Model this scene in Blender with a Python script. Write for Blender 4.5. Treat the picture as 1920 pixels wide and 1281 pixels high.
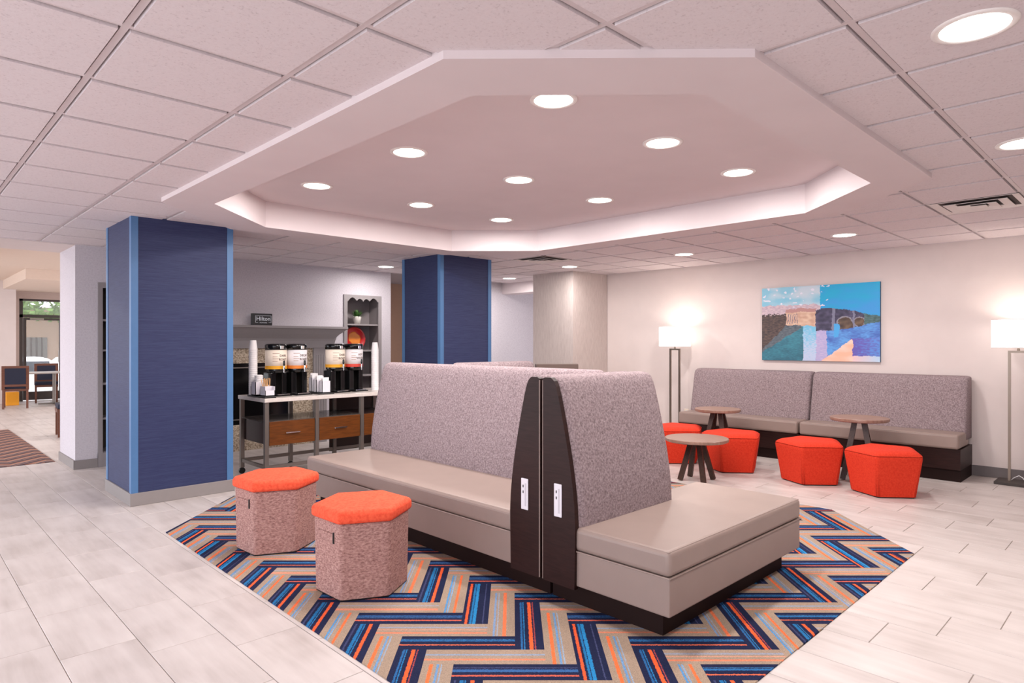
import bpy, bmesh, math, random
from mathutils import Vector, Matrix, noise

# ------------------------------------------------------------------ clear
for o in list(bpy.data.objects):
    bpy.data.objects.remove(o, do_unlink=True)
scene = bpy.context.scene
COL = scene.collection
random.seed(7)
PI = math.pi

# ------------------------------------------------------------------ camera, world, exposure
H = 1.40            # camera height
C = 2.495           # suspended ceiling height
F = 1210.0          # focal length in pixels of the 1920 x 1281 frame
YAW = math.radians(45.7)
cd = bpy.data.cameras.new('camera')
cd.sensor_fit = 'HORIZONTAL'; cd.sensor_width = 36.0
cd.lens = F / 1920 * 36.0
cd.shift_y = (644 - 640.5) / 1920
cd.clip_start = 0.05; cd.clip_end = 200
cam = bpy.data.objects.new('camera', cd)
cam.location = (0, 0, H)
cam.rotation_euler = (PI / 2, 0, YAW - PI / 2)
COL.objects.link(cam)
scene.camera = cam

world = bpy.data.worlds.new('world'); scene.world = world
world.use_nodes = True
bg = world.node_tree.nodes['Background']
bg.inputs[0].default_value = (0.90, 0.93, 1.0, 1)
bg.inputs[1].default_value = 3.3
vs = scene.view_settings
vs.view_transform = 'Standard'; vs.look = 'None'; vs.gamma = 1.0; vs.use_curve_mapping = False
vs.exposure = 0.05
LAMP_W = 18.5       # power of one recessed light

# ------------------------------------------------------------------ helpers
def lin(c):
    if isinstance(c, str):
        c = tuple(int(c[i:i+2], 16) / 255 for i in (0, 2, 4))
    f = lambda v: v / 12.92 if v <= 0.04045 else ((v + 0.055) / 1.055) ** 2.4
    return tuple(f(v) for v in c) + (1.0,)

class NT:
    def __init__(self, name):
        self.m = bpy.data.materials.new(name); self.m.use_nodes = True
        self.t = self.m.node_tree; self.b = self.t.nodes['Principled BSDF']
    def n(self, t, **kw):
        x = self.t.nodes.new(t)
        for k, v in kw.items():
            if k.startswith('i_'):
                key = k[2:]
                x.inputs[int(key) if key.isdigit() else key].default_value = v
            else:
                setattr(x, k, v)
        return x
    def l(self, a, b): self.t.links.new(a, b)
    def bump(self, h, strength=0.3, dist=0.005):
        b = self.n('ShaderNodeBump'); b.inputs['Strength'].default_value = strength; b.inputs['Distance'].default_value = dist
        self.l(h, b.inputs['Height']); self.l(b.outputs[0], self.b.inputs['Normal'])

def plain(name, col, rough=0.6, metal=0.0, spec=0.5, var=0.0, scale=20, bump=0.0):
    k = NT(name); k.b.inputs['Roughness'].default_value = rough; k.b.inputs['Metallic'].default_value = metal
    k.b.inputs['Specular IOR Level'].default_value = spec
    c = lin(col); k.b.inputs['Base Color'].default_value = c
    tc = k.n('ShaderNodeTexCoord')
    nz = k.n('ShaderNodeTexNoise', i_Scale=scale, i_Detail=3.0)
    k.l(tc.outputs['Object'], nz.inputs['Vector'])
    v = max(var, 0.02)
    r = k.n('ShaderNodeValToRGB')
    r.color_ramp.elements[0].position = 0.3; r.color_ramp.elements[1].position = 0.7
    r.color_ramp.elements[0].color = tuple(x * (1 - v) for x in c[:3]) + (1,)
    r.color_ramp.elements[1].color = tuple(min(1, x * (1 + v)) for x in c[:3]) + (1,)
    k.l(nz.outputs[0], r.inputs[0]); k.l(r.outputs[0], k.b.inputs['Base Color'])
    if bump: k.bump(nz.outputs[0], bump, 0.004)
    return k.m

def speckle(name, cols, scale=150, rough=0.9, stretch=(1, 1, 1), bump=0.4, detail=4.0, dist=0.004, pos=None, coord='Object', sheen=0.0):
    k = NT(name); k.b.inputs['Roughness'].default_value = rough; k.b.inputs['Specular IOR Level'].default_value = 0.25
    tc = k.n('ShaderNodeTexCoord'); mp = k.n('ShaderNodeMapping'); mp.inputs['Scale'].default_value = stretch
    k.l(tc.outputs[coord], mp.inputs[0])
    nz = k.n('ShaderNodeTexNoise', i_Scale=scale, i_Detail=detail, i_Roughness=0.65)
    k.l(mp.outputs[0], nz.inputs['Vector'])
    r = k.n('ShaderNodeValToRGB'); cr = r.color_ramp
    n = len(cols); pos = pos or [0.3 + 0.4 * i / (n - 1) for i in range(n)]
    while len(cr.elements) < n: cr.elements.new(0.5)
    for e, c, p in zip(cr.elements, cols, pos): e.position = p; e.color = lin(c)
    k.l(nz.outputs[0], r.inputs[0]); k.l(r.outputs[0], k.b.inputs['Base Color'])
    if bump: k.bump(nz.outputs[0], bump, dist)
    if sheen: k.b.inputs['Sheen Weight'].default_value = sheen
    return k.m

def emit(name, col, strength):
    k = NT(name); c = lin(col)
    k.b.inputs['Base Color'].default_value = c
    k.b.inputs['Emission Color'].default_value = c; k.b.inputs['Emission Strength'].default_value = strength
    return k.m

def wood(name, a, b, rough=0.4, stretch=(2, 30, 30), scale=3.0):
    k = NT(name); k.b.inputs['Roughness'].default_value = rough
    tc = k.n('ShaderNodeTexCoord'); mp = k.n('ShaderNodeMapping'); mp.inputs['Scale'].default_value = stretch
    k.l(tc.outputs['Object'], mp.inputs[0])
    nz = k.n('ShaderNodeTexNoise', i_Scale=scale, i_Detail=5.0, i_Distortion=0.4); k.l(mp.outputs[0], nz.inputs['Vector'])
    r = k.n('ShaderNodeValToRGB'); r.color_ramp.elements[0].position = 0.3; r.color_ramp.elements[1].position = 0.7
    r.color_ramp.elements[0].color = lin(a); r.color_ramp.elements[1].color = lin(b)
    k.l(nz.outputs[0], r.inputs[0]); k.l(r.outputs[0], k.b.inputs['Base Color'])
    return k.m

def tile_mat():
    k = NT('floor tile'); k.b.inputs['Roughness'].default_value = 0.42; k.b.inputs['Specular IOR Level'].default_value = 0.4
    g = k.n('ShaderNodeNewGeometry'); oi = k.n('ShaderNodeObjectInfo')
    mul = k.n('ShaderNodeMath', operation='MULTIPLY'); mul.inputs[1].default_value = 40.0; k.l(oi.outputs['Random'], mul.inputs[0])
    cx = k.n('ShaderNodeCombineXYZ'); k.l(mul.outputs[0], cx.inputs[0]); k.l(mul.outputs[0], cx.inputs[2])
    ad = k.n('ShaderNodeVectorMath', operation='ADD'); k.l(g.outputs['Position'], ad.inputs[0]); k.l(cx.outputs[0], ad.inputs[1])
    mp = k.n('ShaderNodeMapping'); mp.inputs['Scale'].default_value = (14, 1.6, 1); k.l(ad.outputs[0], mp.inputs[0])
    n1 = k.n('ShaderNodeTexNoise', i_Scale=1.0, i_Detail=5.0, i_Roughness=0.6); k.l(mp.outputs[0], n1.inputs['Vector'])
    n2 = k.n('ShaderNodeTexNoise', i_Scale=3.0, i_Detail=2.0); k.l(ad.outputs[0], n2.inputs['Vector'])
    r = k.n('ShaderNodeValToRGB'); cr = r.color_ramp
    cr.elements[0].position = 0.28; cr.elements[0].color = lin('b2a7a2')
    cr.elements[1].position = 0.72; cr.elements[1].color = lin('d6cdc9')
    e = cr.elements.new(0.5); e.color = lin('c8beba')
    mx = k.n('ShaderNodeMix', data_type='FLOAT'); mx.inputs[0].default_value = 0.45
    k.l(n1.outputs[0], mx.inputs[2]); k.l(n2.outputs[0], mx.inputs[3]); k.l(mx.outputs[0], r.inputs[0])
    k.l(r.outputs[0], k.b.inputs['Base Color'])
    return k.m

def wallcover(name, a, b, scale=6.0, rough=0.7, bump=0.3):
    k = NT(name); k.b.inputs['Roughness'].default_value = rough; k.b.inputs['Specular IOR Level'].default_value = 0.35
    tc = k.n('ShaderNodeTexCoord'); mp = k.n('ShaderNodeMapping'); mp.inputs['Scale'].default_value = (6, 6, 130)
    k.l(tc.outputs['Object'], mp.inputs[0])
    nz = k.n('ShaderNodeTexNoise', i_Scale=scale / 6, i_Detail=4.0, i_Roughness=0.7); k.l(mp.outputs[0], nz.inputs['Vector'])
    r = k.n('ShaderNodeValToRGB'); r.color_ramp.elements[0].position = 0.25; r.color_ramp.elements[1].position = 0.75
    r.color_ramp.elements[0].color = lin(a); r.color_ramp.elements[1].color = lin(b)
    k.l(nz.outputs[0], r.inputs[0]); k.l(r.outputs[0], k.b.inputs['Base Color'])
    k.bump(nz.outputs[0], bump, 0.003)
    return k.m

def stripes(name, base, bands, rug=True):
    """carpet plank: bands (start, end, colour) across the plank's width (UV v)"""
    k = NT(name); k.b.inputs['Roughness'].default_value = 0.95; k.b.inputs['Specular IOR Level'].default_value = 0.1
    uv = k.n('ShaderNodeUVMap'); uv.uv_map = 'UVMap'
    sp = k.n('ShaderNodeSeparateXYZ'); k.l(uv.outputs[0], sp.inputs[0])
    tc = k.n('ShaderNodeTexCoord'); nz = k.n('ShaderNodeTexNoise', i_Scale=160.0, i_Detail=2.0); k.l(tc.outputs['Object'], nz.inputs['Vector'])
    ma = k.n('ShaderNodeMath', operation='MULTIPLY_ADD'); ma.inputs[1].default_value = 0.10; ma.inputs[2].default_value = -0.05
    k.l(nz.outputs[0], ma.inputs[0])
    ad = k.n('ShaderNodeMath', operation='ADD'); k.l(sp.outputs[1], ad.inputs[0]); k.l(ma.outputs[0], ad.inputs[1])
    r = k.n('ShaderNodeValToRGB'); cr = r.color_ramp; cr.interpolation = 'CONSTANT'
    stops = [(0.0, base)]
    for a, b, c in bands: stops += [(a, c), (b, base)]
    while len(cr.elements) < len(stops): cr.elements.new(0.5)
    for e, (p, c) in zip(cr.elements, stops): e.position = p
    for e, (p, c) in zip(cr.elements, stops): e.color = lin(c)
    k.l(ad.outputs[0], r.inputs[0])
    n2 = k.n('ShaderNodeTexNoise', i_Scale=260.0, i_Detail=2.0); k.l(tc.outputs['Object'], n2.inputs['Vector'])
    mr = k.n('ShaderNodeMapRange'); mr.inputs[1].default_value = 0.3; mr.inputs[2].default_value = 0.7; mr.inputs[3].default_value = 0.72; mr.inputs[4].default_value = 1.25
    k.l(n2.outputs[0], mr.inputs[0])
    vm = k.n('ShaderNodeVectorMath', operation='SCALE'); k.l(r.outputs[0], vm.inputs[0]); k.l(mr.outputs[0], vm.inputs['Scale'])
    k.l(vm.outputs[0], k.b.inputs['Base Color'])
    k.bump(n2.outputs[0], 0.5, 0.004)
    return k.m

def glass(name, col='eef4f4', alpha=0.18, rough=0.05):
    k = NT(name); k.b.inputs['Base Color'].default_value = lin(col); k.b.inputs['Roughness'].default_value = rough
    k.b.inputs['Alpha'].default_value = alpha
    return k.m

def obj(name, bm, mat, parent=None, world=False, smooth=False, loc=None):
    if isinstance(bm, bpy.types.Mesh): me = bm
    else:
        me = bpy.data.meshes.new(name); bm.normal_update(); bm.to_mesh(me); bm.free()
    if mat is not None and len(me.materials) == 0: me.materials.append(mat)
    if smooth:
        for p in me.polygons: p.use_smooth = True
    o = bpy.data.objects.new(name, me); COL.objects.link(o)
    if parent is not None:
        o.parent = parent
        if world:
            p = parent; off = Vector((0, 0, 0))
            while p is not None: off += p.location; p = p.parent
            o.location = -off
    if loc is not None: o.location = loc
    return o

def thing(name, label, cat, loc=(0, 0, 0), rz=0.0, group=None):
    o = bpy.data.objects.new(name, None); COL.objects.link(o)
    o.empty_display_size = 0.1
    o.location = loc; o.rotation_euler = (0, 0, rz)
    return tag(o, label, cat, group)

def tag(o, label, cat, group=None):
    o['label'] = label; o['category'] = cat
    if group: o['group'] = group
    return o

def struct(o, label=None):
    o['kind'] = 'structure'
    if label: o['label'] = label; o['category'] = 'structure'
    return o

def copy_tree(o, parent=None):
    c = o.copy(); COL.objects.link(c)
    c.parent = parent
    for ch in list(o.children): copy_tree(ch, c)
    return c

def box(bm, x0, x1, y0, y1, z0, z1, bev=0.0, seg=2):
    r = bmesh.ops.create_cube(bm, size=1.0)
    vs_ = r['verts']
    bmesh.ops.scale(bm, vec=(x1 - x0, y1 - y0, z1 - z0), verts=vs_)
    bmesh.ops.translate(bm, vec=((x0 + x1) / 2, (y0 + y1) / 2, (z0 + z1) / 2), verts=vs_)
    if bev > 0:
        es = set()
        for v in vs_:
            for e in v.link_edges: es.add(e)
        bmesh.ops.bevel(bm, geom=list(es), offset=bev, segments=seg, profile=0.5, affect='EDGES')
    return bm

def B(*a, **k): return box(bmesh.new(), *a, **k)

def prism(bm, pts, z0, z1):
    """convex/concave polygon pts (x, y) extruded from z0 to z1"""
    lo = [bm.verts.new((x, y, z0)) for x, y in pts]; hi = [bm.verts.new((x, y, z1)) for x, y in pts]
    n = len(pts)
    bm.faces.new(lo[::-1]); bm.faces.new(hi)
    for i in range(n): bm.faces.new((lo[i], lo[(i + 1) % n], hi[(i + 1) % n], hi[i]))
    return bm

def extr(bm, pts3a, pts3b):
    a = [bm.verts.new(p) for p in pts3a]; b = [bm.verts.new(p) for p in pts3b]
    n = len(a)
    bm.faces.new(a[::-1]); bm.faces.new(b)
    for i in range(n): bm.faces.new((a[i], a[(i + 1) % n], b[(i + 1) % n], b[i]))
    bmesh.ops.recalc_face_normals(bm, faces=bm.faces[:])
    return bm

def lathe(bm, prof, n=24, cx=0, cy=0):
    rings = []
    for r, z in prof:
        rings.append([bm.verts.new((cx + r * math.cos(2 * PI * i / n), cy + r * math.sin(2 * PI * i / n), z)) for i in range(n)])
    for a, b in zip(rings, rings[1:]):
        for i in range(n): bm.faces.new((a[i], a[(i + 1) % n], b[(i + 1) % n], b[i]))
    if prof[0][0] > 1e-4: bm.faces.new(rings[0][::-1])
    if prof[-1][0] > 1e-4: bm.faces.new(rings[-1])
    bmesh.ops.remove_doubles(bm, verts=bm.verts[:], dist=1e-5)
    return bm

def tube(bm, pts, r=0.004, n=8, r1=None):
    pts = [Vector(p) for p in pts]; rings = []
    for i, p in enumerate(pts):
        d = (pts[min(i + 1, len(pts) - 1)] - pts[max(i - 1, 0)]).normalized()
        up = Vector((0, 0, 1)) if abs(d.z) < 0.95 else Vector((1, 0, 0))
        u = d.cross(up).normalized(); v = u.cross(d)
        rr = r if r1 is None else r + (r1 - r) * i / (len(pts) - 1)
        rings.append([bm.verts.new(p + rr * (math.cos(2 * PI * j / n) * u + math.sin(2 * PI * j / n) * v)) for j in range(n)])
    for a, b in zip(rings, rings[1:]):
        for j in range(n): bm.faces.new((a[j], a[(j + 1) % n], b[(j + 1) % n], b[j]))
    bm.faces.new(rings[0][::-1]); bm.faces.new(rings[-1])
    bmesh.ops.recalc_face_normals(bm, faces=bm.faces[:])
    return bm

def bar(bm, p, q, w, t):
    """square bar from p to q, w x t section"""
    p, q = Vector(p), Vector(q); d = (q - p).normalized()
    up = Vector((0, 0, 1)) if abs(d.z) < 0.95 else Vector((1, 0, 0))
    u = d.cross(up).normalized() * w / 2; v = u.normalized().cross(d) * t / 2
    return extr(bm, [p - u - v, p + u - v, p + u + v, p - u + v], [q - u - v, q + u - v, q + u + v, q - u + v])

def clip_half(poly, n, d):
    """keep the side where n.p <= d"""
    out = []
    for i in range(len(poly)):
        a, b = poly[i], poly[(i + 1) % len(poly)]
        da = n[0] * a[0] + n[1] * a[1] - d; db = n[0] * b[0] + n[1] * b[1] - d
        if da <= 1e-9: out.append(a)
        if (da < -1e-9 and db > 1e-9) or (da > 1e-9 and db < -1e-9):
            t = da / (da - db); out.append((a[0] + t * (b[0] - a[0]), a[1] + t * (b[1] - a[1])))
    return out

def area(p):
    return 0.5 * sum(p[i][0] * p[(i + 1) % len(p)][1] - p[(i + 1) % len(p)][0] * p[i][1] for i in range(len(p)))

def edges_of(poly):
    """outward half-planes of a counter-clockwise convex polygon"""
    r = []
    for i in range(len(poly)):
        a, b = poly[i], poly[(i + 1) % len(poly)]
        n = (b[1] - a[1], a[0] - b[0]); L = math.hypot(*n); n = (n[0] / L, n[1] / L)
        r.append((n, n[0] * a[0] + n[1] * a[1]))
    return r

def clip_in(poly, conv):
    for n, d in edges_of(conv):
        poly = clip_half(poly, n, d)
        if len(poly) < 3: return []
    return poly if abs(area(poly)) > 1e-5 else []

def clip_out(poly, conv):
    """pieces of poly outside the convex polygon"""
    out = []; rest = poly
    for n, d in edges_of(conv):
        o = clip_half(rest, (-n[0], -n[1]), -d)
        if len(o) >= 3 and abs(area(o)) > 1e-5: out.append(o)
        rest = clip_half(rest, n, d)
        if len(rest) < 3: break
    return out

def octagon(x0, x1, y0, y1, c):
    return [(x0 + c, y0), (x1 - c, y0), (x1, y0 + c), (x1, y1 - c), (x1 - c, y1), (x0 + c, y1), (x0, y1 - c), (x0, y0 + c)]

FW = (math.cos(YAW), math.sin(YAW)); RT = (math.sin(YAW), -math.cos(YAW))
def proj(x, y, z):
    Z = x * FW[0] + y * FW[1]; X = x * RT[0] + y * RT[1]
    if Z < 0.2: return None
    return (960 + F * X / Z, 644 - F * (z - H) / Z, Z)
def shown(pts):
    """rough on-screen area of a polygon, 0 when out of frame"""
    q = [proj(*p) for p in pts]
    q = [p for p in q if p]
    if len(q) < 3: return 0
    if max(p[0] for p in q) < 0 or min(p[0] for p in q) > 1920 or max(p[1] for p in q) < 0 or min(p[1] for p in q) > 1281: return 0
    return abs(area([(min(1920, max(0, p[0])), min(1281, max(0, p[1]))) for p in q]))

# ------------------------------------------------------------------ materials
M = {}
M['tile'] = tile_mat()
M['grout'] = plain('grout', 'a89c94', 0.9)
M['ceil_tile'] = speckle('ceiling tile', ['c8bcbe', 'dcd1d3', 'e0d6d8'], scale=90, rough=0.95, bump=0.25, dist=0.002, pos=[0.3, 0.42, 0.7])
M['ceil_bar'] = plain('ceiling grid metal', 'd4c8c9', 0.55)
M['plaster'] = plain('painted plaster', 'dccfd0', 0.75, var=0.015, scale=3)
M['wall_warm'] = plain('wall paint warm', 'dccfcb', 0.8, var=0.02, scale=5, bump=0.05)
M['wall_cool'] = speckle('wall covering pale grey', ['bdb6bd', 'cac3c9', 'd0cacf'], scale=60, rough=0.85, bump=0.15, dist=0.002)
M['wall_tan'] = plain('wall paint tan', 'a9866f', 0.8)
M['col_beige'] = speckle('wall covering beige', ['b8aaa6', 'c6b9b4', 'cfc3be'], scale=8, stretch=(14, 14, 1.0), rough=0.8, bump=0.15, dist=0.002)
M['base_grey'] = plain('grey base trim', '8d8583', 0.6)
M['base_dark'] = plain('dark base trim', '6d6565', 0.6)
M['blue'] = wallcover('navy linen wall covering', '252c52', '394165', rough=0.55)
M['blue_trim'] = plain('steel blue corner trim', '4f78a6', 0.4)
M['weave'] = speckle('grey taupe tweed', ['665759', '857578', '9a898c', 'b0a1a2'], scale=85, rough=0.95, bump=0.5, dist=0.004, pos=[0.28, 0.42, 0.55, 0.72])
M['vinyl'] = plain('taupe vinyl', '96837b', 0.45, var=0.03, scale=6, bump=0.06)
M['pipe'] = plain('taupe piping', '97847c', 0.5)
M['espresso'] = wood('espresso wood', '220f0d', '301a17', 0.45, stretch=(3, 3, 30)); M['espresso'].node_tree.nodes['Principled BSDF'].inputs['Specular IOR Level'].default_value = 0.25
M['plinth'] = plain('espresso plinth', '211210', 0.6, spec=0.15)
M['taupe_dark'] = plain('dark taupe vinyl', '76645c', 0.5)
M['outlet'] = plain('white plastic', 'e6e2e8', 0.4)
M['dark'] = plain('black plastic', '141416', 0.35)
M['gloss_black'] = plain('gloss black', '101011', 0.12)
M['red'] = speckle('orange red felt', ['d23a24', 'e04a30', 'e8553a'], scale=60, rough=0.9, bump=0.15, dist=0.002)
M['coral'] = speckle('coral red felt', ['e0492f', 'ee5b3e', 'f26546'], scale=60, rough=0.9, bump=0.15, dist=0.002)
M['felt'] = speckle('marled pink felt', ['76504c', '97706a', 'b0877f', 'c6a297'], scale=60, stretch=(1, 1, 2.2), rough=0.95, bump=0.4, dist=0.004, pos=[0.28, 0.42, 0.55, 0.72])
M['red2'] = speckle('scarlet wool', ['cb2e1a', 'd73a22', 'de442b'], scale=70, rough=0.85, bump=0.12, dist=0.002)
M['table_top'] = wood('walnut laminate', '8a6a5c', 'a38576', 0.35, stretch=(30, 3, 3))
M['table_leg'] = wood('dark table leg', '35231d', '4a342b', 0.4)
M['bronze'] = plain('brushed bronze', '8d7f74', 0.35, metal=0.9)
M['steel'] = plain('brushed steel', '8a827c', 0.35, metal=0.7)
M['chrome'] = plain('chrome', 'd8d8d8', 0.12, metal=1.0)
M['lens'] = emit('lamp lens', 'fffaf2', 9.0)
M['shade'] = emit('lit lamp shade', 'fffaf4', 1.5)
M['trim_white'] = plain('white trim ring', 'efe8e4', 0.4)
M['vent'] = plain('vent enamel', 'ddd3d0', 0.5)
M['vent_dark'] = plain('vent shadow void', '554a48', 0.9)
M['mantel'] = plain('grey painted wood', '8f8889', 0.5)
M['niche_back'] = plain('grey shelf paint', '8a8182', 0.6)
M['niche_dark'] = plain('dark shelf back', '4a4036', 0.7)
M['granite'] = speckle('mosaic granite', ['6e5d4c', 'a3907c', 'c9b8a2', 'ded0bd'], scale=55, rough=0.35, bump=0.1, pos=[0.32, 0.45, 0.55, 0.7])
M['firebox'] = plain('black fireplace glass', '0d0d0f', 0.12)
M['counter'] = plain('white quartz', 'd9cfc8', 0.3, var=0.05, scale=40)
M['walnut'] = wood('walnut veneer', '562c0c', '733f15', 0.35, stretch=(3, 30, 30))
M['brown_dark'] = plain('dark brown laminate', '3a2520', 0.5)
M['paper'] = plain('white paper', 'ece8e8', 0.7)
M['cream'] = plain('cream label', 'eedfce', 0.6)
M['label_white'] = plain('white label', 'e8e2e4', 0.6)
M['ink'] = plain('grey ink', '6a5a54', 0.8)
M['yellow'] = plain('amber band', 'e8a31e', 0.6)
M['orange'] = plain('orange band', 'e0802c', 0.6)
M['redband'] = plain('red band', 'd84638', 0.6)
M['stick'] = plain('wooden stirrer', 'e2b27c', 0.7)
M['white_ceramic'] = plain('white ceramic', 'e8e2da', 0.35)
M['leaf'] = plain('leaf green', '4f7a3a', 0.6, var=0.2)
M['plate_red'] = plain('red glazed plate', 'b80f12', 0.3)
M['plate_amber'] = plain('amber glaze', 'e07c06', 0.4)
M['sign'] = plain('black sign board', '1b191f', 0.4)
M['sign_ink'] = plain('sign white', 'd8dde4', 0.5)
M['frame_dark'] = plain('dark bronze door frame', '3d3431', 0.5)
M['glass'] = glass('door glass', alpha=0.12)
M['wood_chair'] = wood('brown chair wood', '5a3122', '74442f', 0.4)
M['navy'] = plain('navy upholstery', '171c33', 0.7)
M['stone_top'] = plain('grey table top', 'b5aba6', 0.3)
M['concrete'] = plain('outdoor paving', '9a948c', 0.9)
M['stucco'] = plain('peach stucco', 'a58a78', 0.9)
M['win_dark'] = plain('dark window', '6a6663', 0.3)
M['car_white'] = plain('white car paint', 'eeeeee', 0.25)
M['car_glass'] = plain('car window', '39434f', 0.1)
M['tree'] = plain('outdoor foliage', '6f8f48', 0.9, var=0.3, scale=4)
M['amber_bin'] = plain('amber box', 'f0a020', 0.6)

NAVY, BEIGE = '222744', 'a38e7c'
DARKS = [
    stripes('carpet navy with blue and orange lines', NAVY, [(.10, .17, '3f4468'), (.28, .40, '286ea4'), (.44, .48, '2c7ab4'), (.62, .74, 'ea6238')]),
    stripes('carpet navy with double blue band', NAVY, [(.12, .22, 'e45e38'), (.30, .38, '2874ac'), (.41, .53, '2c84be'), (.78, .82, '454a6e')]),
    stripes('carpet navy with orange centre', NAVY, [(.20, .27, '2f659c'), (.31, .35, '2c7ab4'), (.50, .63, 'ea6438'), (.68, .72, 'a84a4a')]),
]
DARKS_H = [
    stripes('carpet navy with slate and coral lines', NAVY, [(.26, .36, 'cf6450'), (.52, .58, '3f6a9e'), (.64, .74, '35639c')]),
    stripes('carpet navy with coral line', NAVY, [(.22, .32, 'c8604f'), (.50, .66, '3a6298'), (.74, .78, '4a4f74')]),
    stripes('carpet navy with dim blue line', NAVY, [(.30, .38, 'd86a4c'), (.60, .70, '2f6ea8'), (.74, .78, '3f78aa')]),
]
BEIGES = [
    stripes('carpet beige with orange and blue lines', BEIGE, [(.22, .34, 'ee7446'), (.46, .54, '6f96c0'), (.60, .64, '8fa6bf')]),
    stripes('carpet beige with pale lines', BEIGE, [(.20, .28, '7f98bc'), (.34, .38, '9aa3b4'), (.55, .68, 'e87a52')]),
    stripes('carpet beige with blue pair', BEIGE, [(.25, .33, '5b90c0'), (.37, .42, '7fa4c8'), (.60, .70, 'f07446')]),
]
BEIGES_H = [
    stripes('carpet beige with salmon band', BEIGE, [(.22, .40, 'd88a6e'), (.62, .70, '9a9aa4')]),
    stripes('carpet beige with grey and salmon bands', BEIGE, [(.20, .32, 'dd8464'), (.48, .54, 'cf9880'), (.64, .76, '979aa8')]),
    stripes('carpet beige with slate band', BEIGE, [(.25, .36, 'd98668'), (.58, .68, '8f9cb0')]),
]

# ================================================================== SETTING
OUT = octagon(1.50, 5.65, 1.085, 6.13, 0.82)     # outer edge of the dropped ring
INN = octagon(1.81, 5.39, 1.40, 5.80, 0.70)      # opening of the tray
RUG = octagon(1.50, 5.70, 1.20, 6.00, 0.80)
TRAY_Z = 2.70

# ---- floor: grout bed and single tiles
floor = struct(obj('floor', B(-6, 12, -3, 19.6, -0.06, -0.004), M['grout']))
TW, TL = 0.305, 0.61
cells = []
def tile_poly(x0, y0): return [(x0, y0), (x0 + TW, y0), (x0 + TW, y0 + TL), (x0, y0 + TL)]
for i in range(-20, 36):
    x0 = 0.865 + TW * i
    off = 3.84 - 0.203 * i
    off -= TL * math.floor((off + 3.0) / TL)      # bring near -3
    y0 = off
    while y0 < 19.6:
        p = tile_poly(x0, y0)
        inside = all(all(n[0] * a + n[1] * b <= d for n, d in edges_of(RUG)) for a, b in p)
        if not inside and -6 <= x0 < 11.7:
            cells.append((shown([(a, b, 0) for a, b in p]), x0, y0))
        y0 += TL
cells.sort(key=lambda c: -c[0])
def chamfer_tile(w, l, h=0.006, c=0.0015, g=0.0018):
    bm = bmesh.new()
    a = [(g, g), (w - g, g), (w - g, l - g), (g, l - g)]
    b = [(g + c, g + c), (w - g - c, g + c), (w - g - c, l - g - c), (g + c, l - g - c)]
    va = [bm.verts.new((x, y, -h)) for x, y in a]; vb = [bm.verts.new((x, y, -c)) for x, y in a]; vc = [bm.verts.new((x, y, 0)) for x, y in b]
    for i in range(4):
        j = (i + 1) % 4
        bm.faces.new((va[i], va[j], vb[j], vb[i])); bm.faces.new((vb[i], vb[j], vc[j], vc[i]))
    bm.faces.new(vc)
    return bm
tile_me = None
for s, x0, y0 in cells[:300]:
    if tile_me is None:
        o = obj('floor_tile', chamfer_tile(TW, TL), M['tile'], floor); tile_me = o.data
    else:
        o = obj('floor_tile', tile_me, None, floor)
    o.location = (x0, y0, 0)
bm = bmesh.new()
for s, x0, y0 in cells[300:]:
    g = 0.0018
    f = bm.faces.new([bm.verts.new((x, y, 0)) for x, y in [(x0 + g, y0 + g), (x0 + TW - g, y0 + g), (x0 + TW - g, y0 + TL - g), (x0 + g, y0 + TL - g)]])
o = obj('far_floor_tiles', bm, M['tile'], floor); o['kind'] = 'stuff'

# ---- ceiling: slab, tiles, grid, tray
GX0, GY0, G = 0.607, 0.775, 0.59
CX0, CX1, CY0, CY1 = -1.75, 8.30, -3.0, 8.50
bm = bmesh.new()
for p in clip_out([(CX0, CY0), (10.2, CY0), (10.2, CY1), (CX0, CY1)], octagon(1.75, 5.45, 1.34, 5.86, 0.72)): prism(bm, p, C + 0.022, C + 0.05)
prism(bm, [(5.75, 8.5), (10.2, 8.5), (10.2, 10.4), (5.75, 10.4)], C + 0.022, C + 0.05)
ceiling = struct(obj('ceiling', bm, plain('ceiling slab painted gap shade', '8d8081', .9)))  # slab colour darkened to paint the shade in gaps between tiles and bars
VENTS = [(9, 0), (9, 8)]
tcell = []
for i in range(-4, 17):
    for j in range(-6, 14):
        if (i, j) in VENTS: continue
        x0, y0 = GX0 + G * i, GY0 + G * j; e = 0.020
        p = [(x0 + e, y0 + e), (x0 + G - e, y0 + e), (x0 + G - e, y0 + G - e), (x0 + e, y0 + G - e)]
        if x0 + G > CX1 + 2 or y0 > CY1: continue
        p = clip_half(p, (0, 1), CY1)
        if len(p) < 3: continue
        pcs = clip_out(p, OUT)
        if not pcs: continue
        whole = len(pcs) == 1 and abs(abs(area(pcs[0])) - (G - 2 * e) ** 2) < 1e-4
        tcell.append((shown([(a, b, C) for a, b in p]), i, j, pcs, whole))
tcell.sort(key=lambda c: -c[0])
def ceil_mesh(pcs, ox, oy):
    bm = bmesh.new()
    for q in pcs:
        if area(q) < 0: q = q[::-1]
        prism(bm, [(a - ox, b - oy) for a, b in q], C, C + 0.020)
    return bm
whole_me = None; rest = bmesh.new()
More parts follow.
